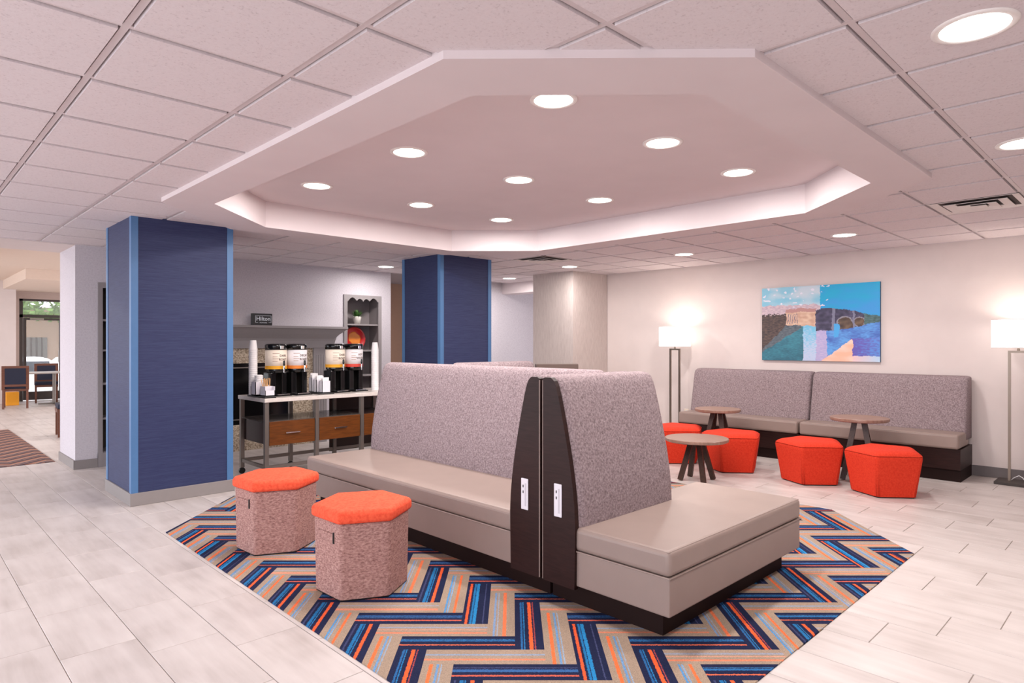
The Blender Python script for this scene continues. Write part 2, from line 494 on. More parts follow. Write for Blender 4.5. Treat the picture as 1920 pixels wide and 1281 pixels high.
for k, (s, i, j, pcs, whole) in enumerate(tcell):
    x0, y0 = GX0 + G * i, GY0 + G * j
    if k < 300 and s > 0:
        if whole and whole_me is not None: o = obj('ceiling_tile', whole_me, None, ceiling)
        else:
            o = obj('ceiling_tile', ceil_mesh(pcs, x0, y0), M['ceil_tile'], ceiling)
            if whole: whole_me = o.data
        o.location = (x0, y0, 0)
    else:
        for q in pcs:
            if area(q) < 0: q = q[::-1]
            prism(rest, q, C, C + 0.020)
o = obj('outer_ceiling_tiles', rest, M['ceil_tile'], ceiling); o['kind'] = 'stuff'
def inside_range(axis, v):
    """interval of a grid line inside OUT"""
    ts = []
    for i in range(8):
        a, b = OUT[i], OUT[(i + 1) % 8]
        if (a[axis] - v) * (b[axis] - v) < 0:
            t = (v - a[axis]) / (b[axis] - a[axis]); ts.append(a[1 - axis] + t * (b[1 - axis] - a[1 - axis]))
    return (min(ts), max(ts)) if len(ts) >= 2 else None
for axis, v0, n0, n1, lo, hi in ((0, GX0, -4, 17, CY0, CY1), (1, GY0, -6, 14, CX0, 10.1)):
    for i in range(n0, n1):
        v = v0 + G * i
        if axis == 1 and v > CY1: continue
        r = inside_range(axis, v)
        for a, b in ([(lo, hi)] if r is None else [(lo, r[0] + 0.02), (r[1] - 0.02, hi)]):
            bm = bmesh.new()
            for w, z0 in ((0.024, C + 0.008),):
                if axis == 0: box(bm, v - w / 2, v + w / 2, a, b, z0, C + 0.021)
                else: box(bm, a, b, v - w / 2, v + w / 2, z0 + .0012, C + 0.0212)
            obj('grid_bar', bm, M['ceil_bar'], ceiling)
# ring
bm = bmesh.new()
zb = C - 0.032
o_lo = [bm.verts.new((x, y, zb)) for x, y in OUT]; o_hi = [bm.verts.new((x, y, C + 0.02)) for x, y in OUT]
i_lo = [bm.verts.new((x, y, zb)) for x, y in INN]; i_hi = [bm.verts.new((x, y, TRAY_Z)) for x, y in INN]
for i in range(8):
    j = (i + 1) % 8
    bm.faces.new((o_lo[i], o_lo[j], o_hi[j], o_hi[i])); bm.faces.new((o_lo[j], o_lo[i], i_lo[i], i_lo[j])); bm.faces.new((i_lo[j], i_lo[i], i_hi[i], i_hi[j]))
obj('tray_ring', bm, M['plaster'], ceiling)
bm = bmesh.new(); prism(bm, octagon(1.78, 5.42, 1.37, 5.83, 0.70), TRAY_Z, TRAY_Z + 0.04)
obj('tray_panel', bm, M['plaster'], ceiling)

# ---- walls
WX = 8.30
struct(obj('wall_right', B(WX, WX + 0.12, -3, 7.15, 0, C + 0.02), M['wall_warm']))
struct(obj('baseboard_right', B(WX - 0.012, WX, -3, 6.3, 0, 0.11, 0.003, 1), M['base_dark']))
struct(obj('wall_near_light_block', B(-1.75, WX + .12, -3.12, -3.0, 0, C + .02), M['wall_warm']))  # unseen wall added behind the camera to block light from that side
WY = 8.50; WB = 9.35
N1 = (1.745, 2.12, 2.09); N2 = (4.84, 5.48, 2.12)
bm = bmesh.new()
for x0, x1, z0, z1 in ((1.53, N1[0], 0, C + .02), (N1[0], N1[1], N1[2], C + .02), (N1[1], N2[0], 0, C + .02), (N2[0], N2[1], N2[2], C + .02), (N2[1], 5.66, 0, C + .02)):
    box(bm, x0, x1, WY, WB, z0, z1)
box(bm, N1[0], N1[1], WY + .35, WB, 0, N1[2]); box(bm, N2[0], N2[1], WY + .35, WB, 0, N2[2])
struct(obj('wall_back', bm, M['wall_cool']))
bm = B(1.515, N1[0], WY - .015, WY, 0, .10); box(bm, 1.515, 1.53, WY - .015, WB, 0, .10)
struct(obj('baseboard_back', bm, M['base_grey']))
struct(obj('wall_hall', B(5.6, 8.4, 10.2, 10.3, 0, C + .02), M['wall_tan']))
struct(obj('wall_far_right', B(6.95, 10.2, 8.62, 8.74, 0, C + .02), M['wall_cool']))
struct(obj('wall_recess', B(10.1, 10.2, 7.0, 8.62, 0, C + .02), M['wall_cool']))
struct(obj('trim_1', B(8.16, 8.5, 7.0, 8.62, C - .19, C + .01), M['plaster']))
# header over the opening into the breakfast room and that room's shell
struct(obj('trim_2', B(-4, 1.53, 8.50, 9.35, C - .005, 2.95), M['wall_warm']))
FZ = 2.86
bm = B(-1.6, 8, 9.35, 19.6, FZ, FZ + .1); box(bm, -1.6, 0.9, 12.2, 13.6, FZ - .22, FZ); box(bm, 2.0, 6, 15.6, 19.4, FZ - .2, FZ)
struct(obj('ceiling_breakfast', bm, plain('cream ceiling paint', 'e6d3c4', 0.8)))
DX0, DX1, DY, DZ, DT = 2.36, 3.30, 19.4, 2.03, 2.48
M['far_wall'] = plain('taupe wall paint', 'b9a59c', 0.8)
bm = B(-4, DX0, DY, DY + .15, 0, FZ); box(bm, DX1 + 0.02, 8, DY, DY + .15, 0, FZ); box(bm, DX0, DX1 + .02, DY, DY + .15, DT, FZ)
struct(obj('wall_far_left', bm, M['far_wall']))
struct(obj('wall_pier', B(0.4, 2.24, 18.9, 19.4, 0, FZ), M['wall_warm']))

# ---- door to the outside
door = struct(bpy.data.objects.new('door_1', None)); COL.objects.link(door); door.location = (DX0, DY, 0)
fr = bmesh.new()
for a in ((0, .07, 0, DT), (.87, .94, 0, DT)): box(fr, a[0], a[1], 0, .1, a[2], a[3])
box(fr, 0, .94, 0, .1, DT - .05, DT); box(fr, 0, .94, 0, .1, DZ, DZ + .07)
obj('door_frame', fr, M['frame_dark'], door)
lf = bmesh.new(); box(lf, .08, .14, .02, .07, .02, DZ - .01); box(lf, .80, .86, .02, .07, .02, DZ - .01); box(lf, .14, .80, .02, .07, DZ - .06, DZ - .01); box(lf, .14, .80, .02, .07, .02, .22)
leaf = obj('door_leaf', lf, M['frame_dark'], door)
obj('pane', B(.14, .80, .04, .046, .22, DZ - .06), M['glass'], leaf)
obj('closer', B(.2, .48, -.05, .02, DZ - .06, DZ - .01, .008), M['steel'], leaf)
obj('handle', tube(bmesh.new(), [(.78, .02, .95), (.78, -.05, .95), (.78, -.05, 1.2), (.78, .02, 1.2)], .012), M['steel'], leaf)
obj('transom_pane', B(.07, .87, .04, .046, DZ + .07, DT - .05), M['glass'], door)

# ---- outside
ground = struct(obj('ground_outside', B(-20, 40, 19.56, 60, -.6, -.5), M['concrete']))
t = thing('building', 'peach stucco building across the lot seen through the glass door', 'building', (4.05, 33, -0.5))
bm = B(0, 9, 0, 6, 0, 3.4); obj('wall', bm, M['stucco'], t)
for k, (x0, x1, z0, z1) in enumerate([(-1.33, -.6, .85, 2.15), (.2, 1.6, .85, 2.15)]):
    w = obj('window', B(1.5 + x0, 1.5 + x1, -.05, .05, z0, z1), M['win_dark'], t)
    for q in range(1, 4): obj('mullion', B(1.5 + x0 + (x1 - x0) * q / 4 - .03, 1.5 + x0 + (x1 - x0) * q / 4 + .03, -.09, -.05, z0, z1), M['frame_dark'], w)
def car(loc, label):
    t = thing('car', label, 'car', loc)
    pts = [(0, .3), (0, .75), (.5, .95), (1.0, 1.42), (2.6, 1.45), (3.3, 1.0), (4.3, .85), (4.4, .3)]
    bm = bmesh.new(); extr(bm, [(x, 0, z) for x, z in pts], [(x, 1.7, z) for x, z in pts])
    bmesh.ops.bevel(bm, geom=bm.edges[:], offset=.06, segments=2, affect='EDGES'); obj('body', bm, M['car_white'], t)
    for x0, x1 in ((.95, 1.75), (1.85, 2.7)):
        obj('window', B(x0, x1, -.02, .01, .98, 1.32, .004, 1), M['car_glass'], t)
    for x in (.85, 3.5):
        for y in (.05, 1.65):
            bm = bmesh.new(); lathe(bm, [(.05, -.1), (.32, -.1), (.32, .1), (.05, .1)], 20)
            bmesh.ops.rotate(bm, cent=(0, 0, 0), matrix=Matrix.Rotation(PI / 2, 3, 'X'), verts=bm.verts[:]); bmesh.ops.translate(bm, vec=(x, y, .32), verts=bm.verts[:])
            obj('wheel', bm, M['dark'], t)
car((1.2, 25.6, -.5), 'white car parked outside nearest the glass door')
car((3.75, 27.9, -.5), 'white car parked farther off before the stucco building')
t = thing('tree', 'pale green tree crown above the parked cars outside', 'tree', (5.4, 31.2, -.5))
obj('trunk', tube(bmesh.new(), [(0, 0, 0), (.1, 0, 1.6), (0, .1, 3.4)], .18, 8, .1), M['wood_chair'], t)
bm = bmesh.new(); rs = random.Random(3)
for q in range(1500):
    th, u = rs.uniform(0, 2 * PI), rs.uniform(-1, 1); r = rs.uniform(.5, 1) ** .5
    c = Vector((2.4 * r * math.sqrt(1 - u * u) * math.cos(th), 1.4 * r * math.sqrt(1 - u * u) * math.sin(th), 3.5 + .75 * r * u))
    a = Vector((rs.uniform(-1, 1), rs.uniform(-1, 1), rs.uniform(-1, 1))).normalized(); b = a.orthogonal().normalized(); s = rs.uniform(.08, .18)
    bm.faces.new([bm.verts.new(c + p) for p in (a * s, b * s * .6, -a * s, -b * s * .6)])
obj('crown', bm, M['tree'], t)

# ================================================================== CARPET
PW, NN = 0.134, 4
P0, Q0 = -0.79, 3.207
carpet = thing('carpet', 'octagonal herringbone carpet in navy, beige, orange and blue under the sofas', 'carpet', (3.65, 3.60, 0))
def to_xy(p, q): return (p * RT[0] + q * FW[0], p * RT[1] + q * FW[1])
planks = []
for i in range(-45, 46):
    for j in range(-30, 45):
        k = (i + j) % (2 * NN)
        if k == 0: planks.append(('h', i, j))
        if k == NN: planks.append(('v', i, j))
def plank_rect(kind, i, j):
    a, b = P0 + PW * i, Q0 + PW * j
    w, h = (NN * PW, PW) if kind == 'h' else (PW, NN * PW)
    return a, b, w, h
def plank_mesh(poly, kind, a, b, w, h, org):
    g = 0.0
    bm = bmesh.new(); uvl = bm.loops.layers.uv.new('UVMap')
    if area(poly) < 0: poly = poly[::-1]
    cx = sum(p[0] for p in poly) / len(poly); cy = sum(p[1] for p in poly) / len(poly)
    poly = [(x + (cx - x) * g / .1, y + (cy - y) * g / .1) for x, y in poly]
    lo = [bm.verts.new((x - org[0], y - org[1], -0.003)) for x, y in poly]; hi = [bm.verts.new((x - org[0], y - org[1], 0.005)) for x, y in poly]
    n = len(poly); bm.faces.new(hi)
    for m in range(n): bm.faces.new((lo[m], lo[(m + 1) % n], hi[(m + 1) % n], hi[m]))
    for f in bm.faces:
        for l in f.loops:
            x, y = l.vert.co.x + org[0], l.vert.co.y + org[1]
            p = x * RT[0] + y * RT[1]; q = x * FW[0] + y * FW[1]
            uu, vv = (p - a) / w, (q - b) / h
            l[uvl].uv = (uu, vv) if kind == 'h' else (vv, uu)
    return bm
plist = []
for kind, i, j in planks:
    a, b, w, h = plank_rect(kind, i, j)
    full = [to_xy(a, b), to_xy(a + w, b), to_xy(a + w, b + h), to_xy(a, b + h)]
    c = clip_in(full, RUG)
    if not c: continue
    dark = (j % 2 == 0) if kind == 'h' else (i % 2 == 0)
    whole = abs(abs(area(c)) - w * h) < 1e-6
    plist.append((shown([(x, y, 0) for x, y in c]), kind, i, j, dark, c, whole, a, b, w, h))
plist.sort(key=lambda r: -r[0])
shared = {}; hid = {}
rs = random.Random(11)
for idx, (s, kind, i, j, dark, c, whole, a, b, w, h) in enumerate(plist):
    var = rs.randrange(3)
    mat = ((DARKS if dark else BEIGES) if kind == 'v' else (DARKS_H if dark else BEIGES_H))[var]
    org = to_xy(a, b)
    if idx < 300:
        key = (kind, dark, var)
        if whole and key in shared: o = obj('carpet_plank', shared[key], None, carpet)
        else:
            o = obj('carpet_plank', plank_mesh(c, kind, a, b, w, h, org), mat, carpet)
            if whole: shared[key] = o.data
        o.location = (org[0] - 3.65, org[1] - 3.60, 0)
    else:
        hid.setdefault(mat.name, (mat, []))[1].append(plank_mesh(c, kind, a, b, w, h, (3.65, 3.60)))
if hid:      # planks under the sofas and out of view, joined
    out = bpy.data.meshes.new('hidden_carpet_planks'); vv, ff, uu, mi = [], [], [], []
    for q, (mat, bms) in enumerate(hid.values()):
        out.materials.append(mat)
        for bm in bms:
            lay = bm.loops.layers.uv.active; base = len(vv); bm.verts.index_update()
            vv += [tuple(v.co) for v in bm.verts]
            for f in bm.faces:
                ff.append([base + l.vert.index for l in f.loops]); uu += [tuple(l[lay].uv) for l in f.loops]; mi.append(q)
            bm.free()
    out.from_pydata(vv, [], ff); ul = out.uv_layers.new(name='UVMap')
    for d, u in zip(ul.data, uu): d.uv = u
    for p, q in zip(out.polygons, mi): p.material_index = q
    o = obj('hidden_carpet_planks', out, None, carpet); o['kind'] = 'stuff'
print('planks', len(plist), 'hidden', max(0, len(plist) - 300))

# ================================================================== COLUMNS
def column(x0, x1, y0, y1, mat, label, trims=True, base=M['base_grey'], bh=0.11):
    t = thing('column', label, 'column', ((x0 + x1) / 2, (y0 + y1) / 2, 0))
    obj('shaft', B(x0, x1, y0, y1, 0, C + .012), mat, t, True)
    if trims:
        for cx, sx in ((x0, 1), (x1, -1)):
            for cy, sy in ((y0, 1), (y1, -1)):
                bm = bmesh.new(); e = 0.005; w = 0.05
                xs = sorted((cx - sx * e, cx + sx * w)); ys = sorted((cy - sy * e, cy))
                box(bm, xs[0], xs[1], ys[0], ys[1], bh, C)
                xs = sorted((cx - sx * e, cx)); ys = sorted((cy, cy + sy * w))
                box(bm, xs[0], xs[1], ys[0], ys[1], bh, C)
                obj('corner_trim', bm, M['blue_trim'], t, True)
    obj('base_trim', B(x0 - .014, x1 + .014, y0 - .014, y1 + .014, 0, bh, .003, 1), base, t, True)
column(1.53, 2.38, 6.24, 7.09, M['blue'], 'wide navy linen column nearest the viewer, beside the felt ottomans')
column(4.885, 5.72, 6.26, 7.06, M['blue'], 'navy linen column behind the coffee cart and grey sofa back')
column(7.45, 8.29, 6.32, 7.15, M['col_beige'], 'beige papered column built against the right wall', trims=False)

# ================================================================== LIGHTS
def downlight(x, y, z, label, group, power):
    t = thing('recessed_light', label, 'ceiling light', (x, y, z), group=group)
    bm = bmesh.new(); lathe(bm, [(.112, 0.002), (.128, 0.002), (.128, -.004), (.118, -.007), (.104, -.006), (.104, .001), (.112, .002)], 40)
    obj('trim_ring', bm, M['trim_white'], t, smooth=True)
    bm = bmesh.new(); lathe(bm, [(.106, -.001), (.100, -.004), (.0, -.0045)], 40)
    obj('lens', bm, M['lens'], t, smooth=True)
    ld = bpy.data.lights.new('recessed_light_glow', 'AREA'); ld.shape = 'DISK'; ld.size = 0.2; ld.energy = power; ld.color = (1.0, 0.95, 0.92)
    lo = bpy.data.objects.new('glow', ld); COL.objects.link(lo); lo.parent = t; lo.location = (0, 0, -.02)
col_w = {2.563: 'near left', 3.618: 'middle', 4.655: 'far right'}
rows = [(2.31, 'row nearest the right wall lamps'), (3.63, 'centre row'), (4.93, 'row nearest the navy columns')]
for yy, rn in rows:
    for xx, cn in ((2.563, 'first'), (3.618, 'second'), (4.655, 'third')):
        downlight(xx, yy, TRAY_Z, 'round recessed light in octagonal tray, %s, %s from viewer' % (rn, cn), 'lights in the ceiling tray', LAMP_W)
for x, y, lab in ((2.70, .48, 'large round recessed light in top right ceiling corner'),
                  (4.46, .57, 'recessed light cut by the right picture edge above the floor lamp'),
                  (6.95, 2.32, 'recessed light in tiled ceiling in front of the painting'),
                  (7.05, 4.20, 'recessed light in tiled ceiling above the left end of the banquette'),
                  (7.01, 6.01, 'recessed light in tiled ceiling right before the beige column'),
                  (7.55, 7.80, 'recessed light in tiled ceiling between second navy column and beige column'),
                  (5.14, 7.84, 'recessed light in tiled ceiling near the shelf niche with plant')):
    downlight(x, y, C, lab, 'lights in the tiled ceiling', LAMP_W)
for x, y, lab in ((3.6, 12.0, 'added unseen light in the breakfast room ceiling behind the bookshelf wall'), (4.0, 16.0, 'added unseen light in the breakfast room ceiling beyond the fireplace wall'), (-.6, 10.6, 'added unseen light in the breakfast room ceiling over the zigzag carpet')):
    downlight(x, y, FZ if y < 15.5 else FZ - .2, lab, 'added lights in the breakfast room ceiling', 45.0)  # lamps added out of view to brighten the breakfast room

# vents
def vent(i, j, label):
    x0, y0 = GX0 + G * i, GY0 + G * j
    t = thing('ceiling_vent', label, 'vent', (x0 + G / 2, y0 + G / 2, C))
    obj('void', B(-.28, .28, -.28, .28, .008, .012), M['vent_dark'], t)
    for k, (r, z) in enumerate(((.285, -.002), (.205, -.010), (.125, -.016))):
        bm = bmesh.new(); w = .068 if k else .06
        a = [bm.verts.new((sx * r, sy * r, z)) for sx, sy in ((-1, -1), (1, -1), (1, 1), (-1, 1))]
        b = [bm.verts.new((sx * (r - w), sy * (r - w), z + .012)) for sx, sy in ((-1, -1), (1, -1), (1, 1), (-1, 1))]
        for q in range(4): bm.faces.new((a[q], b[q], b[(q + 1) % 4], a[(q + 1) % 4]))
        r_ = bmesh.ops.extrude_face_region(bm, geom=bm.faces[:]); bmesh.ops.translate(bm, vec=(0, 0, .004), verts=[v for v in r_['geom'] if isinstance(v, bmesh.types.BMVert)])
        bmesh.ops.recalc_face_normals(bm, faces=bm.faces[:])
        obj('louver', bm, M['vent'], t)
    obj('center_plate', B(-.05, .05, -.05, .05, -.016, -.012), M['vent'], t)
vent(9, 0, 'square louvered ceiling vent above the right floor lamp')
vent(9, 8, 'square louvered ceiling vent between second navy column and beige column')

# ================================================================== SOFAS
TPROF = [(.30, .245), (.45, .245), (.55, .240), (.65, .228), (.75, .212), (.85, .192), (.96, .168), (1.05, .146), (1.12, .128), (1.17, .112), (1.198, .098), (1.214, .080), (1.222, .055)]
def back_mesh(prof, L, f, z_lo=None, top_back=0.02, ends=(True, True), er=0.045):
    """padded back: front at -t(z) from plane 0, length L along s; f(s, d, z) maps to world"""
    zt = prof[-1][1 - 1]
    loop = [(-t, z) for z, t in prof]
    loop += [(-.02, prof[-1][0] + .002), (-.004, prof[-1][0] - .012), (0, prof[-1][0] - .04), (0, prof[0][0])]
    cy = -prof[0][1] / 2
    st = []
    for s, e in ((0, .026), (.006, .015), (.016, .006), (er, 0.0)): st.append((s, e if ends[0] else 0))
    n = max(2, int(L / .12))
    for q in range(1, n): 
        s = er + (L - 2 * er) * q / n; st.append((s, 0))
    for s, e in ((er, 0.0), (.016, .006), (.006, .015), (0, .026)): st.append((L - s, e if ends[1] else 0))
    bm = bmesh.new(); rings = []
    for s, e in st:
        ring = []
        for d, z in loop:
            dd = d + e if d < cy * .6 else d - e * .5 if d > -.01 else d
            zz = z - e * max(0, (z - .6) / .62)
            ring.append(bm.verts.new(f(s, dd, zz)))
        rings.append(ring)
    m = len(loop)
    for a, b in zip(rings, rings[1:]):
        for q in range(m): bm.faces.new((a[q], a[(q + 1) % m], b[(q + 1) % m], b[q]))
    bm.faces.new(rings[0]); bm.faces.new(rings[-1])
    bmesh.ops.recalc_face_normals(bm, faces=bm.faces[:])
    return bm
def end_panel(prof, x0, x1, plane, sgn, inset=.012):
    pts = [(plane + sgn * .004, .12)] + [(plane + sgn * (t - inset), max(z, .12)) for z, t in [(.12, .24)] + prof[1:-1]] + [(plane + sgn * .06, prof[-1][0] - .006), (plane + sgn * .02, prof[-1][0] - .006), (plane + sgn * .004, prof[-1][0] - .014)]
    bm = bmesh.new(); extr(bm, [(x0, y, z) for y, z in pts], [(x1, y, z) for y, z in pts])
    return bm, pts
def seat_parts(t, x0, x1, y0, y1, zs=.318, zt=.44, zb=.135):
    obj('seat_box', B(x0 + .004, x1 - .004, y0 + .004, y1 - .004, zb, zs, .008, 2), M['vinyl'], t, True)
    bm = B(x0, x1, y0, y1, zs, zt, .026, 4)
    for v in bm.verts:
        if v.co.z > zt - .002:
            u = min(v.co.x - x0, x1 - v.co.x) / ((x1 - x0) / 2); w = min(v.co.y - y0, y1 - v.co.y) / ((y1 - y0) / 2)
    s = obj('seat_cushion', bm, M['vinyl'], t, True, smooth=False)
    for f in s.data.polygons: f.use_smooth = f.area < .02
    bm = bmesh.new(); r = .004
    for a, b in (((x0, y0), (x1, y0)), ((x1, y0), (x1, y1)), ((x1, y1), (x0, y1)), ((x0, y1), (x0, y0))):
        tube(bm, [(a[0], a[1], zs), (b[0], b[1], zs)], r, 6)
    obj('piping', bm, M['pipe'], s, True)
    bm = bmesh.new(); e = .012
    for a, b in (((x0 + e, y0 + e), (x1 - e, y0 + e)), ((x0 + e, y1 - e), (x0 + e, y0 + e))):
        tube(bm, [(a[0], a[1], zt - .006), (b[0], b[1], zt - .006)], .0032, 6)
    obj('top_seam', bm, M['pipe'], s, True)
    return s
def outlet_plate(x, y0, y1, z0, z1, parent):
    o = obj('power_outlet', B(x - .005, x + .001, y0, y1, z0, z1, .004, 2), M['outlet'], parent, True)
    o['label'] = 'white power outlet plate'
    bm = bmesh.new(); yc = (y0 + y1) / 2
    for z in (z1 - .05, z1 - .082): box(bm, x - .0065, x - .004, yc + .006, yc + .012, z, z + .014)
    o2 = obj('usb_port', bm, M['dark'], o, True)
    o3 = obj('socket_face', B(x - .0062, x - .004, y0 + .012, yc - .003, z0 + .02, z1 - .025, .001, 1), plain('plastic grey', 'c9c4cb', .4), o, True)

# sofa facing the felt ottomans
XF = 2.58
A = thing('high_back_sofa', 'long grey tweed high-back sofa with taupe seat facing the felt ottomans', 'sofa', (3.0, 3.8, 0.005))
obj('plinth', B(2.665, 3.40, 2.425, 5.06, 0.005, .135), M['plinth'], A, True)
seat_parts(A, XF, 3.36, 2.645, 5.15)
bk = obj('backrest', back_mesh(TPROF, 2.52, lambda s, d, z: (3.44 + d, 2.625 + s, z)), M['weave'], A, True, smooth=True)
obj('end_backrest', back_mesh(TPROF, .80, lambda s, d, z: (2.592 + s, 2.412 - d, z), ends=(True, False)), M['weave'], A, True, smooth=True)
bm, pts = end_panel(TPROF, 2.566, 2.595, 2.412, 1)
pn = obj('end_panel', bm, M['espresso'], A, True)
obj('panel_edging', tube(bmesh.new(), [(2.568, 2.416, .125), (2.568, 2.416, 1.20)], .0035, 6), M['pipe'], pn, True)
outlet_plate(2.565, 2.498, 2.552, .474, .647, pn)

# near sofa
Bs = thing('high_back_sofa', 'short grey tweed sofa in front with open taupe seat toward the viewer', 'sofa', (3.3, 2.0, 0.005))
obj('plinth', B(2.665, 4.00, 1.70, 2.405, 0.005, .135), M['plinth'], Bs, True)
seat_parts(Bs, XF, 4.07, 1.61, 2.33)
obj('backrest', back_mesh(TPROF, .90, lambda s, d, z: (2.592 + s, 2.395 + d, z), er=.06), M['weave'], Bs, True, smooth=True)
bm, pts = end_panel(TPROF, 2.566, 2.595, 2.395, -1)
pn = obj('end_panel', bm, M['espresso'], Bs, True)
obj('panel_edging', tube(bmesh.new(), [(2.568, 2.391, .125), (2.568, 2.391, 1.20)], .0035, 6), M['pipe'], pn, True)
outlet_plate(2.565, 2.251, 2.305, .480, .655, pn)

# sofa hidden behind, only the top of its back shows
Cs = thing('high_back_sofa', 'grey tweed sofa behind the others, only its back top shows', 'sofa', (4.7, 4.8, 0.005))
obj('plinth', B(4.15, 5.12, 4.45, 5.03, 0.005, .135), M['plinth'], Cs, True)
seat_parts(Cs, 4.10, 5.18, 4.36, 4.86)
PC = [(z * .985, t) for z, t in TPROF]
obj('backrest', back_mesh(PC, 1.10, lambda s, d, z: (4.09 + s, 5.06 + d, z)), M['weave'], Cs, True, smooth=True)

# ---- banquettes along the right wall
BPROF = [(.40, .285), (.50, .275), (.65, .245), (.80, .215), (.92, .19), (1.0, .172), (1.03, .155), (1.045, .13), (1.052, .10)]
def banquette(y0, y1, label, far_end):
    t = thing('banquette', label, 'banquette', (8.0, (y0 + y1) / 2, 0), group='banquettes on the right wall')
    obj('plinth', B(7.76, 8.27, y0 + .004, y1 - .004, 0, .12), M['plinth'], t, True)
    obj('base_panel', B(7.735, 8.275, y0, y1, .122, .33), M['espresso'], t, True)
    s = obj('seat_cushion', B(7.70, 8.14, y0 + .006, y1 - .006, .332, .48, .025, 3), M['vinyl'], t, True)
    for f in s.data.polygons: f.use_smooth = f.area < .02
    obj('piping', tube(bmesh.new(), [(7.706, y0 + .02, .47), (7.706, y1 - .02, .47)], .003, 6), M['pipe'], s, True)
    obj('backrest', back_mesh(BPROF, y1 - y0 - .008, lambda q, d, z: (8.28 + d, y0 + .004 + q, z)), M['weave'], t, True, smooth=True)
banquette(1.49, 3.075, 'grey tweed wall banquette unit on the right, under the painting', False)
banquette(3.085, 4.68, 'grey tweed wall banquette unit on the left, next to the farther lamp', True)

# ================================================================== OTTOMANS
def ngon(n, r, a0): return [(r * math.cos(a0 + 2 * PI * i / n), r * math.sin(a0 + 2 * PI * i / n)) for i in range(n)]
def frust(n, prof, a0, bev, seg=3):
    """prism with varying radius: prof = [(r, z)]"""
    bm = bmesh.new(); rings = [[bm.verts.new((x, y, z)) for x, y in ngon(n, r, a0)] for r, z in prof]
    for a, b in zip(rings, rings[1:]):
        for i in range(n): bm.faces.new((a[i], a[(i + 1) % n], b[(i + 1) % n], b[i]))
    bm.faces.new(rings[0][::-1]); bm.faces.new(rings[-1])
    if bev: 
        es = [e for e in bm.edges if not all(abs(v.co.z - prof[0][1]) < 1e-5 for v in e.verts)]
        bmesh.ops.bevel(bm, geom=es, offset=bev, segments=seg, profile=.5, affect='EDGES')
    bm.normal_update()
    return bm
def smooth_small(o, lim):
    for f in o.data.polygons: f.use_smooth = f.area < lim
def hex_ottoman(x, y, rz, label):
    t = thing('hexagonal_ottoman', label, 'ottoman', (x, y, .005), rz, 'felt hexagonal ottomans')
    a0 = math.radians(30)
    obj('base_board', frust(6, [(.255, 0), (.255, .012)], a0, 0), M['dark'], t)
    o = obj('body', frust(6, [(.262, .01), (.270, .422)], a0, .02, 4), M['felt'], t)
    o = obj('cushion', frust(6, [(.274, .422), (.285, .430), (.284, .474), (.266, .491)], a0, .009, 3), M['coral'], t); smooth_small(o, .03)
    # fabric pull handle on the side facing the tiles
    ang = PI; r = .267 * math.cos(PI / 6)
    bm = bmesh.new()
    box(bm, -r - .010, -r - .002, -.075, .075, .315, .36, .003, 1)
    h = obj('handle', bm, M['felt'], t)
    obj('handle_slot', B(-r - .008, -r + .002, -.083, -.075, .307, .367), M['dark'], h)
    return t
hex_ottoman(1.985, 3.27, math.radians(2), 'marled pink hexagonal ottoman with coral top, nearer of the pair')
hex_ottoman(1.958, 4.345, math.radians(4), 'marled pink hexagonal ottoman with coral top, farther of the pair beside navy column')
def pouf(x, y, rz, label):
    t = thing('pentagonal_pouf', label, 'ottoman', (x, y, 0), rz, 'scarlet pentagonal poufs')
    o = obj('body', frust(5, [(.285, .012), (.345, .37), (.335, .40), (.27, .425)], PI, .022, 3), M['red2'], t); smooth_small(o, .03)
    obj('base_board', frust(5, [(.262, 0), (.262, .014)], PI, 0), M['dark'], t)
    bm = bmesh.new()
    for i in range(5):
        a = PI + 2 * PI * i / 5; tube(bm, [(.276 * math.cos(a), .276 * math.sin(a), .02), (.333 * math.cos(a), .333 * math.sin(a), .37)], .003, 6)
    obj('seam', bm, M['red2'], t)
pouf(6.72, 1.89, math.radians(5), 'scarlet pouf nearest the right floor lamp')
pouf(6.76, 2.575, math.radians(7), 'scarlet pouf second from the right floor lamp')
pouf(6.76, 3.42, math.radians(4), 'scarlet pouf partly behind the low round table')
pouf(6.79, 4.14, math.radians(8), 'scarlet pouf mostly hidden behind low round table and tweed sofa back')

# ================================================================== ROUND TABLES
def round_table(x, y, h, r, rz, label, leg_r=.62):
    t = thing('round_table', label, 'table', (x, y, 0), rz, 'round lounge tables')
    bm = bmesh.new(); lathe(bm, [(0, h - .034), (r - .01, h - .034), (r, h - .026), (r, h - .004), (r - .004, h), (0, h)], 56)
    o = obj('table_top', bm, M['table_top'], t)
    obj('top_plate', B(-.08, .08, -.08, .08, h - .05, h - .034), M['dark'], t)
    for k in range(4):
        a = PI / 4 + k * PI / 2; c, s = math.cos(a), math.sin(a)
        bm = bmesh.new(); bar(bm, (.06 * c, .06 * s, h - .045), (leg_r * r * c, leg_r * r * s, 0.006), .05, .03)
        obj('leg', bm, M['table_leg'], t)
round_table(5.97, 3.41, .435,   .315, math.radians(7), 'low round table between tweed sofa and poufs, pale sheen on top', .56)
round_table(7.16, 3.81, .62, .265, math.radians(10), 'taller round walnut table before the left banquette seat', .75)
round_table(7.24, 2.27, .635, .275, math.radians(15), 'taller round walnut table behind the two right poufs', .75)

